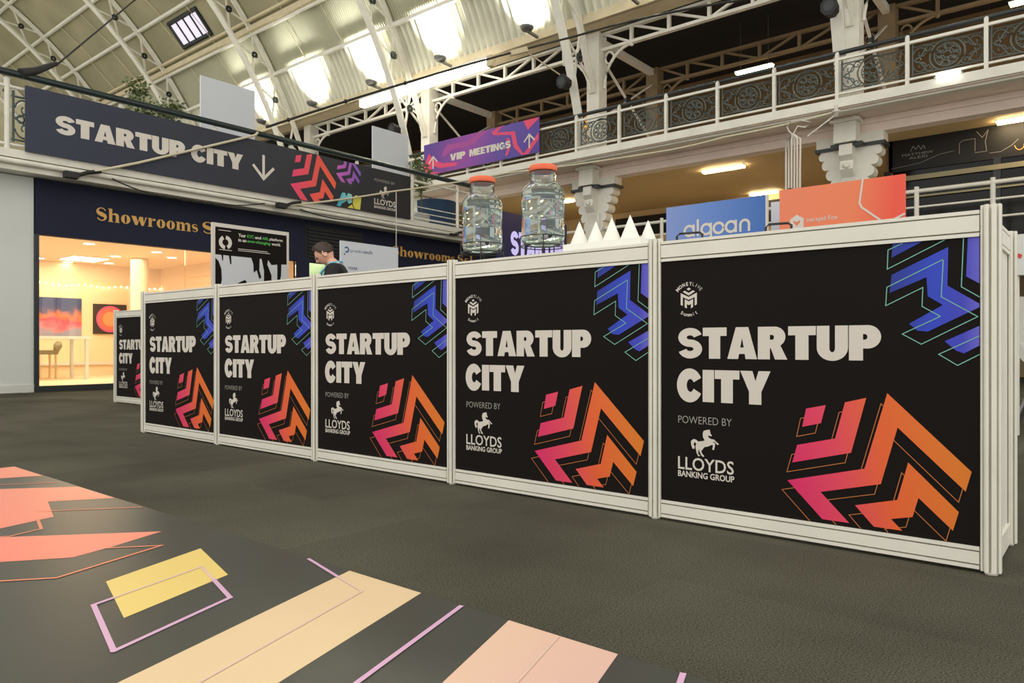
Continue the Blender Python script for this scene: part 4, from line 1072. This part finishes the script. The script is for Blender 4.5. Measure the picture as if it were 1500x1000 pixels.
for i, x in enumerate([-19.5, -17.0, -14.5, -12.05, -9.5, -7.08, -4.6, -2.1]):
    lb = ['behind the long banner', 'above the down arrow of the long banner', 'above the left end of the long tube light', 'over the middle of the long tube light', 'right of the long tube light', 'just right of the cones column', 'above the big column', 'beyond the top right'][i]
    t = thing('uplight', 'small grey floodlight washing the corrugated roof, ' + lb, 'light', (x, 11.98, 7.16), 'roof floodlights')
    MB().lathe([(0, 0), (.10, .0), (.14, .05), (.15, .09), (.13, .09), (.10, .06), (0, .05)], 16).build('housing', M['steel'], t, True)
    MB().lathe([(0, .062), (.11, .075)], 16).build('lens', M['tube'], t, True)
    MB().bar((0, 0, .0), (0, .365, -.02), .05).build('bracket', M['steel'], t, True)
    d = bpy.data.lights.new('uplight_beam', 'SPOT'); d.energy = 620; d.spot_size = radians(104); d.spot_blend = .35; d.color = (1, 1, .97); d.shadow_soft_size = .08
    o = bpy.data.objects.new('uplight_beam', d); COL.objects.link(o); o.location = (x, 11.96, 7.28)
    tgt = Vector((x, 12.30, 8.05)) - o.location; o.rotation_euler = tgt.to_track_quat('-Z', 'Y').to_euler()
for x, lb in ((-3.42, 'black box loudspeaker on the big white column at the top right'), (-8.44, 'black box loudspeaker on the rib above the paper cones'), (-13.46, 'black box loudspeaker on the rib left of the purple banner')):
    t = thing('loudspeaker', lb, 'loudspeaker', (x, 11.85, 5.80), 'small black loudspeakers')
    poly = [(.13 * cos(radians(22.5 + 45 * k)), .15 * sin(radians(22.5 + 45 * k))) for k in range(8)]
    MB().prism(poly, lambda p: (p[0], -.12, p[1]), lambda p: (p[0] * .8, .10, p[1] * .8)).build('cabinet', M['black'], t, True)
    co = MB().lathe([(0, 0), (.08, 0)], 16).build('cone', M['iron_dark'], t, True); co.location = (0, -.122, 0); co.rotation_euler = (radians(90), 0, 0)
    MB().bar((0, .1, 0), (0, .165, 0), .04).build('bracket', M['black'], t, True)
t = thing('gilt_ornament', 'gilded ornament hanging on the gallery behind the railing, above the paper cones', 'ornament', (-8.9, 13.4, 5.25))
MB().lathe([(0, -.32), (.05, -.3), (.09, -.2), (.05, -.1), (.1, 0), (.13, .12), (.08, .2), (.12, .28), (.1, .36), (0, .38)], 14).build('body', mat('gilt', (214, 150, 50), .35, .6, .3, 14), t, True)
MB().tube([(0, 0, .38), (0, 0, 2.3)], .012, 5).build('chain', M['iron_dark'], t, True)
# ------------------------------------------------------------------ exhibitor boards and pods behind the counter
def pod(label, x0, x1, y0, y1):
    t = thing('display_pod', label, 'plinth', ((x0 + x1) / 2, (y0 + y1) / 2, 0), 'white display pods')
    MB().box(x0, x1, y0, y1, .03, 1.0).build('body', M['frame'], t)
    MB().box(x0 - .02, x1 + .02, y0 - .02, y1 + .02, 1.0, 1.03).build('top', M['white_paint'], t)
    MB().box(x0 + .03, x1 - .03, y0 + .03, y1 - .03, 0, .03).build('plinth_foot', M['black'], t)
pod('white pod carrying the black poster, hidden behind the counter', -7.40, -6.96, 3.72, 4.66)
pod('white pod carrying the white logo board, hidden behind the counter', -7.40, -6.96, 5.32, 6.24)
pod('white pod carrying the blue board, hidden behind the counter', -3.15, -2.20, 5.75, 6.25)
pod('white pod carrying the orange board, hidden behind the counter', -2.14, -1.18, 5.75, 6.25)
# black and white poster
ps = thing('poster_board', 'black and white framed poster board with green words and a round logo', 'board', (-7.0, 4.2, 1.03))
MB().box(-7.03, -7.0, 3.755, 4.635, 1.03, 1.845).build('frame', M['ink_white'], ps)
FP = FR((-7.0, 0, 0), (0, 1, 0), (0, 0, 1))
q = MB(); fill(q, [[(3.785, 1.06), (4.605, 1.06), (4.605, 1.805), (3.785, 1.805)]], FP, .001); q.build('photo_ground', mat('poster_grey', (206, 208, 210), .5), ps)
q = MB(); fill(q, [[(3.785, 1.525), (4.605, 1.525), (4.605, 1.805), (3.785, 1.805)]], FP, .002)
for p in ([(3.785, 1.49), (3.82, 1.46), (3.85, 1.38), (3.855, 1.28), (3.84, 1.20), (3.785, 1.18)], [(3.85, 1.53), (3.87, 1.53), (3.87, 1.48), (3.86, 1.46)], [(3.93, 1.53), (3.955, 1.53), (3.96, 1.44), (3.945, 1.44)],
          [(4.18, 1.53), (4.28, 1.53), (4.275, 1.40), (4.30, 1.33), (4.275, 1.31), (4.245, 1.40), (4.21, 1.37), (4.205, 1.46)], [(4.30, 1.53), (4.38, 1.53), (4.37, 1.47), (4.42, 1.36), (4.42, 1.28), (4.33, 1.28), (4.33, 1.40)],
          [(4.37, 1.53), (4.605, 1.53), (4.605, 1.49), (4.54, 1.485), (4.535, 1.36), (4.52, 1.30), (4.49, 1.30), (4.49, 1.48), (4.42, 1.47)], [(4.03, 1.25), (4.11, 1.29), (4.13, 1.27), (4.12, 1.24), (4.05, 1.22)]):
    fill(q, [p], FP, .0022)
q.build('dark_print', M['print_black'], ps)
q = MB()
for a0, a1 in ((115, 285), (-65, 105)):
    fill(q, [ribbon(arc(3.893, 1.655, .052, .052, a0, a1 - 20, 14), lambda u: .038)], FP, .003)
sans(q, 'Your', FP, 4.035, 4.12, 1.728, 1.765, .03, .003); sans(q, 'and', FP, 4.225, 4.295, 1.728, 1.76, .03, .003); sans(q, 'platform', FP, 4.395, 4.555, 1.722, 1.76, .03, .003)
sans(q, 'in an', FP, 4.035, 4.125, 1.680, 1.712, .03, .003); sans(q, 'world.', FP, 4.42, 4.53, 1.680, 1.712, .03, .003)
for z, a, b in ((1.605, 4.035, 4.37), (1.588, 4.035, 4.40), (1.775, 3.82, 3.95), (1.578, 3.83, 3.96)): stroke(q, [(a, z), (b, z)], FP, .006, False, .003)
q.build('lettering', M['ink_white'], ps)
q = MB(); sans(q, 'KYC', FP, 4.135, 4.212, 1.728, 1.762, .03, .003); sans(q, 'AML', FP, 4.305, 4.385, 1.728, 1.76, .03, .003); sans(q, 'ever-changing', FP, 4.135, 4.405, 1.672, 1.712, .03, .003)
q.build('lettering', mat('green_ink', (70, 170, 70), .6), ps)
# white logo board
pb = thing('logo_board', 'pale white logo board with a blue round mark, right of the bowed person', 'board', (-7.0, 5.8, 1.03))
MB().box(-7.03, -7.0, 5.335, 6.215, 1.03, 1.835).build('panel', M['board_grey'], pb)
q = MB(); fill(q, [ribbon(arc(5.413, 1.735, .028, .028, -130, 150, 14), lambda u: .018)], FP, .002); fill(q, [[(5.375, 1.67), (5.392, 1.67), (5.392, 1.69), (5.375, 1.69)]], FP, .002); q.build('round_mark', mat('mark_blue', (50, 90, 150), .5), pb)
q = MB(); sans(q, 'predic', FP, 5.47, 5.65, 1.70, 1.75, -.006, .002); sans(q, 'tech', FP, 5.655, 5.80, 1.712, 1.755, .01, .002); q.build('lettering', mat('slate_ink', (84, 96, 116), .6), pb); q = MB(); sans(q, 'route', FP, 5.44, 5.57, 1.505, 1.545, .01, .002); q.build('lettering', mat('slate_ink', (84, 96, 116), .6), pb)
# blue and orange boards
FO = FR((0, 5.97, 0), (1, 0, 0), (0, 0, 1))
ab = thing('logo_board', 'blue logo board with rounded white lettering, standing behind the counter', 'board', (-2.68, 5.97, 1.03))
blue_b = ramp_mat('board_blue', [(0, (128, 150, 206)), (.45, (98, 134, 204)), (1, (52, 104, 178))], 'X', -.46, .46, .5)
MB().box(-3.135, -2.235, 5.97, 6.0, 1.03, 1.845).build('panel', blue_b, ab)
MB().box(-2.235, -2.22, 5.97, 6.0, 1.03, 1.845).build('edge_strip', M['ink_white'], ab)
q = MB(); sw = .021
def ring(cx, cz, r): stroke(q, arc(cx, cz, r, r, 0, 360, 22), FO, sw, False, .002)
z0 = 1.615; r0 = .043; x = -2.955
ring(x + r0, z0, r0); stroke(q, [(x + 2 * r0, z0 + r0), (x + 2 * r0, z0 - r0)], FO, sw, False, .0024)
stroke(q, [(x + .125, z0 + .085), (x + .125, z0 - r0)], FO, sw, False, .002)
ring(x + .203, z0, r0); stroke(q, [(x + .246, z0 + r0), (x + .246, z0 - .06)], FO, sw, False, .0024); stroke(q, arc(x + .203, z0 - .055, .043, .035, 0, -150, 10), FO, sw, False, .0026)
ring(x + .315, z0, r0); ring(x + .425, z0, r0); stroke(q, [(x + .468, z0 + r0), (x + .468, z0 - r0)], FO, sw, False, .0024)
stroke(q, [(x + .508, z0 - r0), (x + .508, z0)] + arc(x + .545, z0 + .004, .037, .039, 180, 0, 12) + [(x + .582, z0 - r0)], FO, sw, False, .002)
q.build('lettering', M['ink_white'], ab)
ob_ = thing('logo_board', 'orange logo board with white hexagon outline and fox mark, behind the counter', 'board', (-1.67, 5.97, 1.03))
or_b = ramp_mat('board_orange', [(0, (238, 130, 92)), (.55, (238, 128, 84)), (.86, (240, 84, 60)), (1, (240, 90, 66))], None, -.46, .46, .5, angle=(1, 0, -.1))
MB().box(-2.12, -1.205, 5.97, 6.0, 1.03, 1.865).build('panel', or_b, ob_)
q = MB()
hexp = [(-1.982 + .062 * cos(radians(90 + 60 * k)), 1.585 + .068 * sin(radians(90 + 60 * k))) for k in range(6)]
fox = [(-2.008, 1.612), (-1.992, 1.596), (-1.972, 1.596), (-1.956, 1.612), (-1.958, 1.588), (-1.982, 1.560), (-2.006, 1.588)]
fill(q, [hexp, fox[::-1]], FO, .002); q.build('fox_mark', M['ink_white'], ob_); q = MB(); sans(q, 'intrepid Fox', FO, -1.905, -1.672, 1.575, 1.620, .008, .002)
q.build('lettering', M['ink_white'], ob_); q = MB(); stroke(q, [(-1.492, 1.862), (-1.515, 1.69), (-1.50, 1.655), (-1.36, 1.535), (-1.31, 1.525), (-1.21, 1.572)], FO, .014, False, .002)
q.build('hexagon_line', M['ink_white'], ob_)
wb_ = thing('white_screen', 'narrow white screen edge showing between the blue and orange boards', 'screen', (-2.2, 6.6, 0))
MB().box(-2.42, -2.02, 6.6, 6.63, 1.1, 1.90).build('panel', M['board_grey'], wb_)
MB().box(-2.26, -2.23, 6.57, 6.6, .02, 2.0).build('pole', M['black'], wb_); MB().box(-2.45, -2.0, 6.4, 6.8, 0, .02).build('foot_plate', M['black'], wb_)
# navy event screen behind the jars
es = thing('event_screen', 'navy event screen with glowing lilac letters behind the jars', 'screen', (-8.5, 11.2, 0))
MB().box(-8.56, -8.5, 9.9, 12.0, .35, 3.01).build('screen_panel', mat('screen_navy', (38, 36, 82), .35), es)
MB().box(-8.6, -8.5, 9.95, 11.95, 0, .35).build('base', M['black'], es)
FN = FR((-8.5, 0, 0), (0, 1, 0), (0, 0, 1))
q = MB(); heavy(q, 'STARTUP', FN, 10.24, 12.42 - .5, 2.25, 2.69, w=.004); q.build('lettering', mat('screen_letter', (196, 186, 240), .5, emit=.55), es)

# booth at the right edge
bo = thing('exhibition_stand', 'white exhibition stand with a red letter on its header at the right edge', 'stand', (.9, 6.0, 0))
MB().box(-.58, 2.4, 6.0, 6.1, 1.085, 1.36).build('header', M['white_paint'], bo)
for x in (-.56, 2.36): MB().box(x, x + .04, 6.02, 6.06, 0, 1.085).build('post', M['frame'], bo)
MB().box(-.58, 2.4, 7.4, 7.45, 0, 1.36).build('back_panel', M['black'], bo)
q = MB(); sans(q, 'r', FR((0, 6.0, 0), (1, 0, 0), (0, 0, 1)), -.553, -.50, 1.135, 1.23, .03, .003); q.build('lettering', M['red'], bo)
wc = thing('swivel_chair', 'white shell chair with slim steel legs at the right edge', 'chair', (-.36, 6.6, 0))
mb = MB(); mb.prism(arc(0, 0, .24, .26, 200, 340, 12) + arc(0, .02, .20, .20, 340, 200, 12), lambda p: (p[0], -.2, .68 + p[1]), lambda p: (p[0], .2, .68 + p[1])); mb.build('shell_seat', M['white_paint'], wc, True)
MB().box(-.24, .24, .17, .22, .60, .98).build('backrest', M['white_paint'], wc, True)
for dx in (-1, 1):
    for dy in (-1, 1): MB().tube([(dx * .08, dy * .08, .44), (dx * .24, dy * .24, 0)], .014, 6).build('leg', M['steel'], wc, True)

# ------------------------------------------------------------------ person
def lofts(mb, rings, n=20):
    """rings: (centre, rx, ry, tilt about x) -> closed body of elliptical sections"""
    vs = []
    for c, rx, ry, tl in rings:
        for k in range(n):
            a = 2 * pi * k / n; x, y = rx * cos(a), ry * sin(a)
            vs.append((c[0] + x, c[1] + y * cos(tl), c[2] + y * sin(tl)))
    fs = [tuple(range(n))[::-1], tuple(range(n * (len(rings) - 1), n * len(rings)))]
    for i in range(len(rings) - 1):
        for k in range(n): fs.append((i * n + k, i * n + (k + 1) % n, (i + 1) * n + (k + 1) % n, (i + 1) * n + k))
    mb.add(vs, fs, True)
# local frame: the person faces -Y (before turning), z up
PZ = Vector((-6.30, 4.72, 0))
pr = thing('person', 'person in black jacket and blue lanyard, head bowed, behind the counter', 'person', PZ)
pr.rotation_euler = (0, 0, radians(-48))
def skin_body(name, verts, edges, radii, m, parent, sub=2):
    me = bpy.data.meshes.new(name); me.from_pydata(verts, edges, []); me.materials.append(m)
    o = put(name, me, parent)
    sk_ = o.modifiers.new('skin', 'SKIN'); sk_.use_smooth_shade = True
    me.skin_vertices[0].data[0].use_root = True
    for i, r in enumerate(radii):
        me.skin_vertices[0].data[i].radius = r if isinstance(r, tuple) else (r, r)
    su = o.modifiers.new('subdivision', 'SUBSURF'); su.levels = sub; su.render_levels = sub
    return o
# skeleton (one continuous body with hands); head bowed forward
V = [(0, 0, .92), (0, .01, 1.10), (0, .02, 1.30), (0, .02, 1.40), (0, -.02, 1.46), (0, -.06, 1.52),           # 0-5 pelvis..head base
     (.17, .02, 1.37), (.24, .0, 1.12), (.20, -.22, 1.02), (.17, -.30, 1.02),                                   # 6-9 right arm
     (-.17, .02, 1.37), (-.24, .0, 1.12), (-.20, -.22, 1.02), (-.17, -.30, 1.02),                               # 10-13
     (.09, 0, .86), (.10, -.01, .48), (.10, .02, .09), (.10, -.12, .05),                                        # 14-17 leg
     (-.09, 0, .86), (-.10, -.01, .48), (-.10, .02, .09), (-.10, -.12, .05)]                                    # 18-21
E_ = [(0, 1), (1, 2), (2, 3), (3, 4), (4, 5), (3, 6), (6, 7), (7, 8), (8, 9), (3, 10), (10, 11), (11, 12), (12, 13), (0, 14), (14, 15), (15, 16), (16, 17), (0, 18), (18, 19), (19, 20), (20, 21)]
Rr = [(.15, .10), (.14, .10), (.15, .10), (.09, .08), .058, .055, .06, .045, .034, .036, .06, .045, .034, .036, .08, .058, .042, .04, .08, .058, .042, .04]
body = skin_body('body', V, E_, Rr, M['skin'], pr)
# fingers rooted in each palm, joined into the body mesh data as further skin chains
bm_v, bm_e, bm_r = list(V), list(E_), list(Rr)
for s, palm in ((1, 9), (-1, 13)):
    px, py, pz = V[palm]
    for k, (dx, L) in enumerate(((-.030, .060), (-.010, .072), (.010, .068), (.030, .054))):
        i = len(bm_v)
        bm_v += [(px + dx * .8, py - .035, pz), (px + dx, py - .035 - L * .5, pz - .008), (px + dx, py - .035 - L, pz - .03)]
        bm_e += [(palm, i), (i, i + 1), (i + 1, i + 2)]; bm_r += [.010, .009, .008]
    i = len(bm_v)
    bm_v += [(px - s * .038, py - .01, pz - .005), (px - s * .052, py - .045, pz - .02)]
    bm_e += [(palm, i), (i, i + 1)]; bm_r += [.011, .009]
bpy.data.objects.remove(body)
body = skin_body('body', bm_v, bm_e, bm_r, M['skin'], pr)
# head: continuous egg with brow, nose, lips, chin and ears, tilted forward
hm = MB()
def head_pt(th, ph):
    # th polar from crown, ph azimuth with -90deg = face
    x, y, z = sin(th) * cos(ph), sin(th) * sin(ph), cos(th)
    r = Vector((x * .076, y * .098, z * .118))
    face = max(0.0, -y)
    if z < 0: r.x *= 1 - .28 * (-z) ; r.y *= 1 - .12 * (-z) if y < 0 else 1 - .32 * (-z)
    fx = math.exp(-(x / .17) ** 2) * (face > .3)
    r.y -= .026 * fx * math.exp(-((z + .20) / .13) ** 2) + .012 * fx * math.exp(-((z + .02) / .2) ** 2)      # nose
    r.y -= .008 * math.exp(-(x / .3) ** 2) * face * math.exp(-((z + .52) / .07) ** 2)                         # lips
    r.y -= .010 * math.exp(-(x / .3) ** 2) * face * math.exp(-((z + .86) / .15) ** 2)                         # chin
    r.y -= .006 * face * math.exp(-((z - .20) / .10) ** 2)                                                     # brow
    r.y += .010 * face * math.exp(-((abs(x) - .38) / .16) ** 2) * math.exp(-((z - .03) / .10) ** 2)            # eye sockets
    return r
TIL = Matrix.Rotation(radians(38), 3, 'X')
HC = Vector((0, -.105, 1.560))
nT, nP = 36, 48
vs = []; fs = []
for i in range(nT + 1):
    for k in range(nP): vs.append(HC + TIL @ head_pt(pi * (.004 + .992 * i / nT), 2 * pi * k / nP))
for i in range(nT):
    for k in range(nP): fs.append((i * nP + k, i * nP + (k + 1) % nP, (i + 1) * nP + (k + 1) % nP, (i + 1) * nP + k))
hm.add(vs, fs, True)
for s in (-1, 1):
    ear = [HC + TIL @ Vector((s * (.074 + .010 * math.sin(a * .5)), .012 + .018 * cos(a), -.012 + .032 * sin(a))) for a in [2 * pi * i / 12 for i in range(12)]]
    hm.tube(ear, .008, 6, True)
    hm.ball(tuple(HC + TIL @ Vector((s * .076, .012, -.012))), .016, 8, 6, (.5, 1, 1.4))
# head and body become one continuous surface
dg = bpy.context.evaluated_depsgraph_get()
bme = bpy.data.meshes.new_from_object(body.evaluated_get(dg))
whole = MB(); whole.add([tuple(v.co) for v in bme.vertices], [tuple(p.vertices) for p in bme.polygons], True); whole.add(hm.v, hm.f, True)
bpy.data.objects.remove(body); bpy.data.meshes.remove(bme)
body = whole.build('body', M['skin'], pr, True)
rm = body.modifiers.new('join', 'REMESH'); rm.mode = 'VOXEL'; rm.voxel_size = .006; rm.use_smooth_shade = True
em = MB()
for s in (-1, 1): em.ball(tuple(HC + TIL @ Vector((s * .030, -.086, .004))), .011, 8, 6)
em.build('eyes', M['black'], pr, True)
hr = MB(); rnd = random.Random(5); vs = []; fs = []
nT2 = 22
for i in range(nT2 + 1):
    for k in range(nP):
        ph = 2 * pi * k / nP; y = sin(ph)
        lim = pi * (.58 if y > .35 else .50 + .08 * max(0, y) / .35 if y > -.1 else .50 - .21 * min(1, (-y - .1) / .5))
        th = .01 + (lim - .01) * i / nT2
        p = head_pt(th, ph); e = .015 * (1 - .6 * (i / nT2) ** 6) + .010 * max(0, -y) * (i > nT2 * .5) + rnd.uniform(-.004, .006)
        vs.append(HC + TIL @ (p + p.normalized() * e))
for i in range(nT2):
    for k in range(nP): fs.append((i * nP + k, i * nP + (k + 1) % nP, (i + 1) * nP + (k + 1) % nP, (i + 1) * nP + k))
hr.add(vs, fs, True)
hr.build('hair', M['hair'], pr, True)
jk_v = [(0, 0, .86), (0, .01, 1.10), (0, .02, 1.28), (0, .015, 1.39), (.15, .02, 1.385), (.235, .0, 1.13), (.205, -.18, 1.03), (-.15, .02, 1.385), (-.235, .0, 1.13), (-.205, -.18, 1.03), (0, .0, 1.435)]
jk_e = [(0, 1), (1, 2), (2, 3), (3, 4), (4, 5), (5, 6), (3, 7), (7, 8), (8, 9), (3, 10)]
skin_body('jacket', jk_v, jk_e, [(.215, .155), (.19, .138), (.19, .13), (.13, .105), .085, .066, .052, .085, .066, .052, .072], M['jacket'], pr)
tz = MB(); lofts(tz, [((0, 0, .76), .150, .105, 0), ((0, 0, .82), .178, .122, 0), ((0, 0, .90), .182, .126, 0), ((0, .005, .98), .172, .120, 0), ((0, .01, 1.04), .160, .112, 0)])
for s in (-1, 1): tz.tube([(s * .088, 0, .84), (s * .094, -.005, .66), (s * .10, -.01, .48), (s * .10, .01, .26), (s * .10, .02, .07)], [.098, .092, .078, .068, .066], 14)
tz.build('trousers', M['blue_cloth'], pr, True)
for s in (-1, 1):
    MB().tube([(s * .10, .07, .045), (s * .10, -.02, .05), (s * .10, -.12, .042), (s * .10, -.19, .035)], [.038, .045, .044, .03], 10).build('shoe', M['black'], pr, True)
ln = MB()
ln.tube([(0.02, -.16, 1.20), (.075, -.125, 1.36), (.088, -.03, 1.455), (.05, .055, 1.475), (0, .075, 1.475), (-.05, .055, 1.475), (-.088, -.03, 1.455), (-.075, -.125, 1.36), (-.02, -.16, 1.20)], .013, 8)
ln.build('lanyard', M['lanyard'], pr, True)
MB().tube([(.075, -.03, 1.44), (.05, .045, 1.462), (0, .062, 1.465), (-.05, .045, 1.462), (-.075, -.03, 1.44)], .022, 8).build('shirt_collar', M['board_grey'], pr, True)

# ------------------------------------------------------------------ cables and ropes
def cable(name, label, pts, r, m, cat='cable', sag=.0, n=8, extra=None):
    P = []
    for a, b in zip(pts[:-1], pts[1:]):
        a, b = Vector(a), Vector(b)
        for i in range(n):
            t = i / n; p = a.lerp(b, t); p.z -= sag * 4 * t * (1 - t); P.append(p)
    P.append(Vector(pts[-1]))
    t = thing(name, label, cat, pts[0])
    MB().tube(P, r, 6).build('line', m, t)
    if extra: extra(t)
    return t
def clampf(p, s=.05):
    def f(t):
        MB().box(p[0] - s, p[0] + s, p[1] - s * 1.6, p[1] + s * 1.6, p[2] - s, p[2] + s * .6).build('clamp', M['cable'], t)
        MB().tube([(p[0], p[1] + .08, p[2]), (p[0], p[1] + .2, p[2] + .06), (p[0], p[1] + .36, p[2] + .10)], .028, 6).build('wrapped_end', M['cable'], t)
    return f
cable('twisted_cable', 'pale twisted cable rising from the gallery lip across the long banner', [(-10.44, 3.77, 2.83), (-10.42, 4.53, 3.13), (-10.42, 6.30, 3.90), (-10.46, 6.36, 3.96)], .020, M['rope'], extra=clampf((-10.44, 3.68, 2.82)))
def thick_extra(t):
    MB().bar((-8.68, 10.45, 6.01), (-8.55, 10.77, 6.15), .09, .09).build('junction_box', M['cream'], t)
    for u in (.06, .22, .40): MB().ball((-10.32 + 2.17 * u, 6.42 + 5.33 * u, 4.03 + 2.57 * u + .24 * u * (1 - u)), .035, 8, 6).build('tie', M['cable'], t)
    MB().tube([(-8.55, 10.78, 6.10), (-8.46, 11.70, 5.92)], .014, 6).build('stay_rod', M['cream'], t)
cable('thick_cable', 'dark cable stretched from the end handrail up past the tube light to the roof', [(-10.32, 6.42, 4.03), (-8.15, 11.75, 6.60), (-4.7, 11.70, 6.27), (-3.2, 11.7, 6.2)], .020, M['cable'], sag=-.06, extra=thick_extra)
cable('roof_wire', 'thin wire tied to the dark handrail at the far left, running up to the roof', [(-10.45, 3.20, 3.97), (-10.60, 3.60, 4.28), (-14.5, 7.2, 8.4), (-17, 9.2, 10.6)], .012, M['cable'], extra=lambda t: MB().tube([(-10.45, 3.12, 3.97), (-10.5, 3.3, 4.06), (-10.58, 3.56, 4.25)], [.06, .05, .03], 7).build('wrapped_end', M['cable'], t))
cable('lip_cable', 'thin black cable drooping below the gallery lip, left end', [(-10.485, 4.2, 2.86), (-10.47, 5.2, 2.74), (-10.485, 6.5, 2.87)], .009, M['cable'], sag=.06)
cable('lip_cable', 'thin black cable drooping along the gallery lip, right end', [(-10.485, 7.15, 2.87), (-10.47, 8.4, 2.84), (-10.42, 10.9, 2.86)], .009, M['cable'], sag=.05, extra=clampf((-10.42, 10.7, 2.86), .03))
def rope_extra(t):
    clampf((-10.40, 6.75, 2.87), .05)(t)
    MB().tube([(-10.36, 9.15, 3.48), (-10.36, 9.15, 1.2)], .009, 6).build('drop_cord', M['ink_white'], t)
cable('white_rope', 'pale rope stretched from the end gallery lip across to the side gallery', [(-10.40, 6.83, 2.87), (-10.38, 9.0, 3.44), (-9.9, 11.8, 4.22), (-6.47, 11.9, 4.10), (-5.17, 11.9, 4.14), (-3.37, 11.95, 4.22)], .018, M['rope'], 'rope', .02, extra=rope_extra)
rb = thing('rope_bundle', 'hanging bundle of white rope with a looped knot behind the orange board', 'rope', (-3.99, 11.85, 3.1))
for k in range(6):
    dx = -.11 + .044 * k
    MB().tube([(-3.995, 11.85, 3.97), (-3.995 + dx, 11.85 + .02 * (k % 2), 3.88), (-3.995 + dx, 11.85, 3.4), (-3.995 + dx, 11.85, 2.9)], .016, 6).build('strand', M['ink_white'], rb)
MB().tube([(-3.37, 11.95, 4.18), (-3.60, 11.9, 4.02), (-3.78, 11.88, 3.90)], .012, 6).build('tail', M['ink_white'], rb)
MB().tube([(-3.99, 11.85, 3.95), (-4.06, 11.85, 4.03), (-4.09, 11.85, 4.10), (-4.02, 11.85, 4.17), (-3.88, 11.85, 4.17), (-3.72, 11.85, 4.10), (-3.80, 11.85, 4.04), (-3.92, 11.85, 4.08), (-3.99, 11.85, 3.97)], .012, 6).build('loop', M['ink_white'], rb)
MB().lathe([(0, -.08), (.03, -.07), (.035, -.02), (.07, -.01), (.07, .01), (.03, .02), (.03, .1), (0, .1)], 12, (-3.37, 11.95, 4.22)).build('insulator', M['ink_white'], rb)
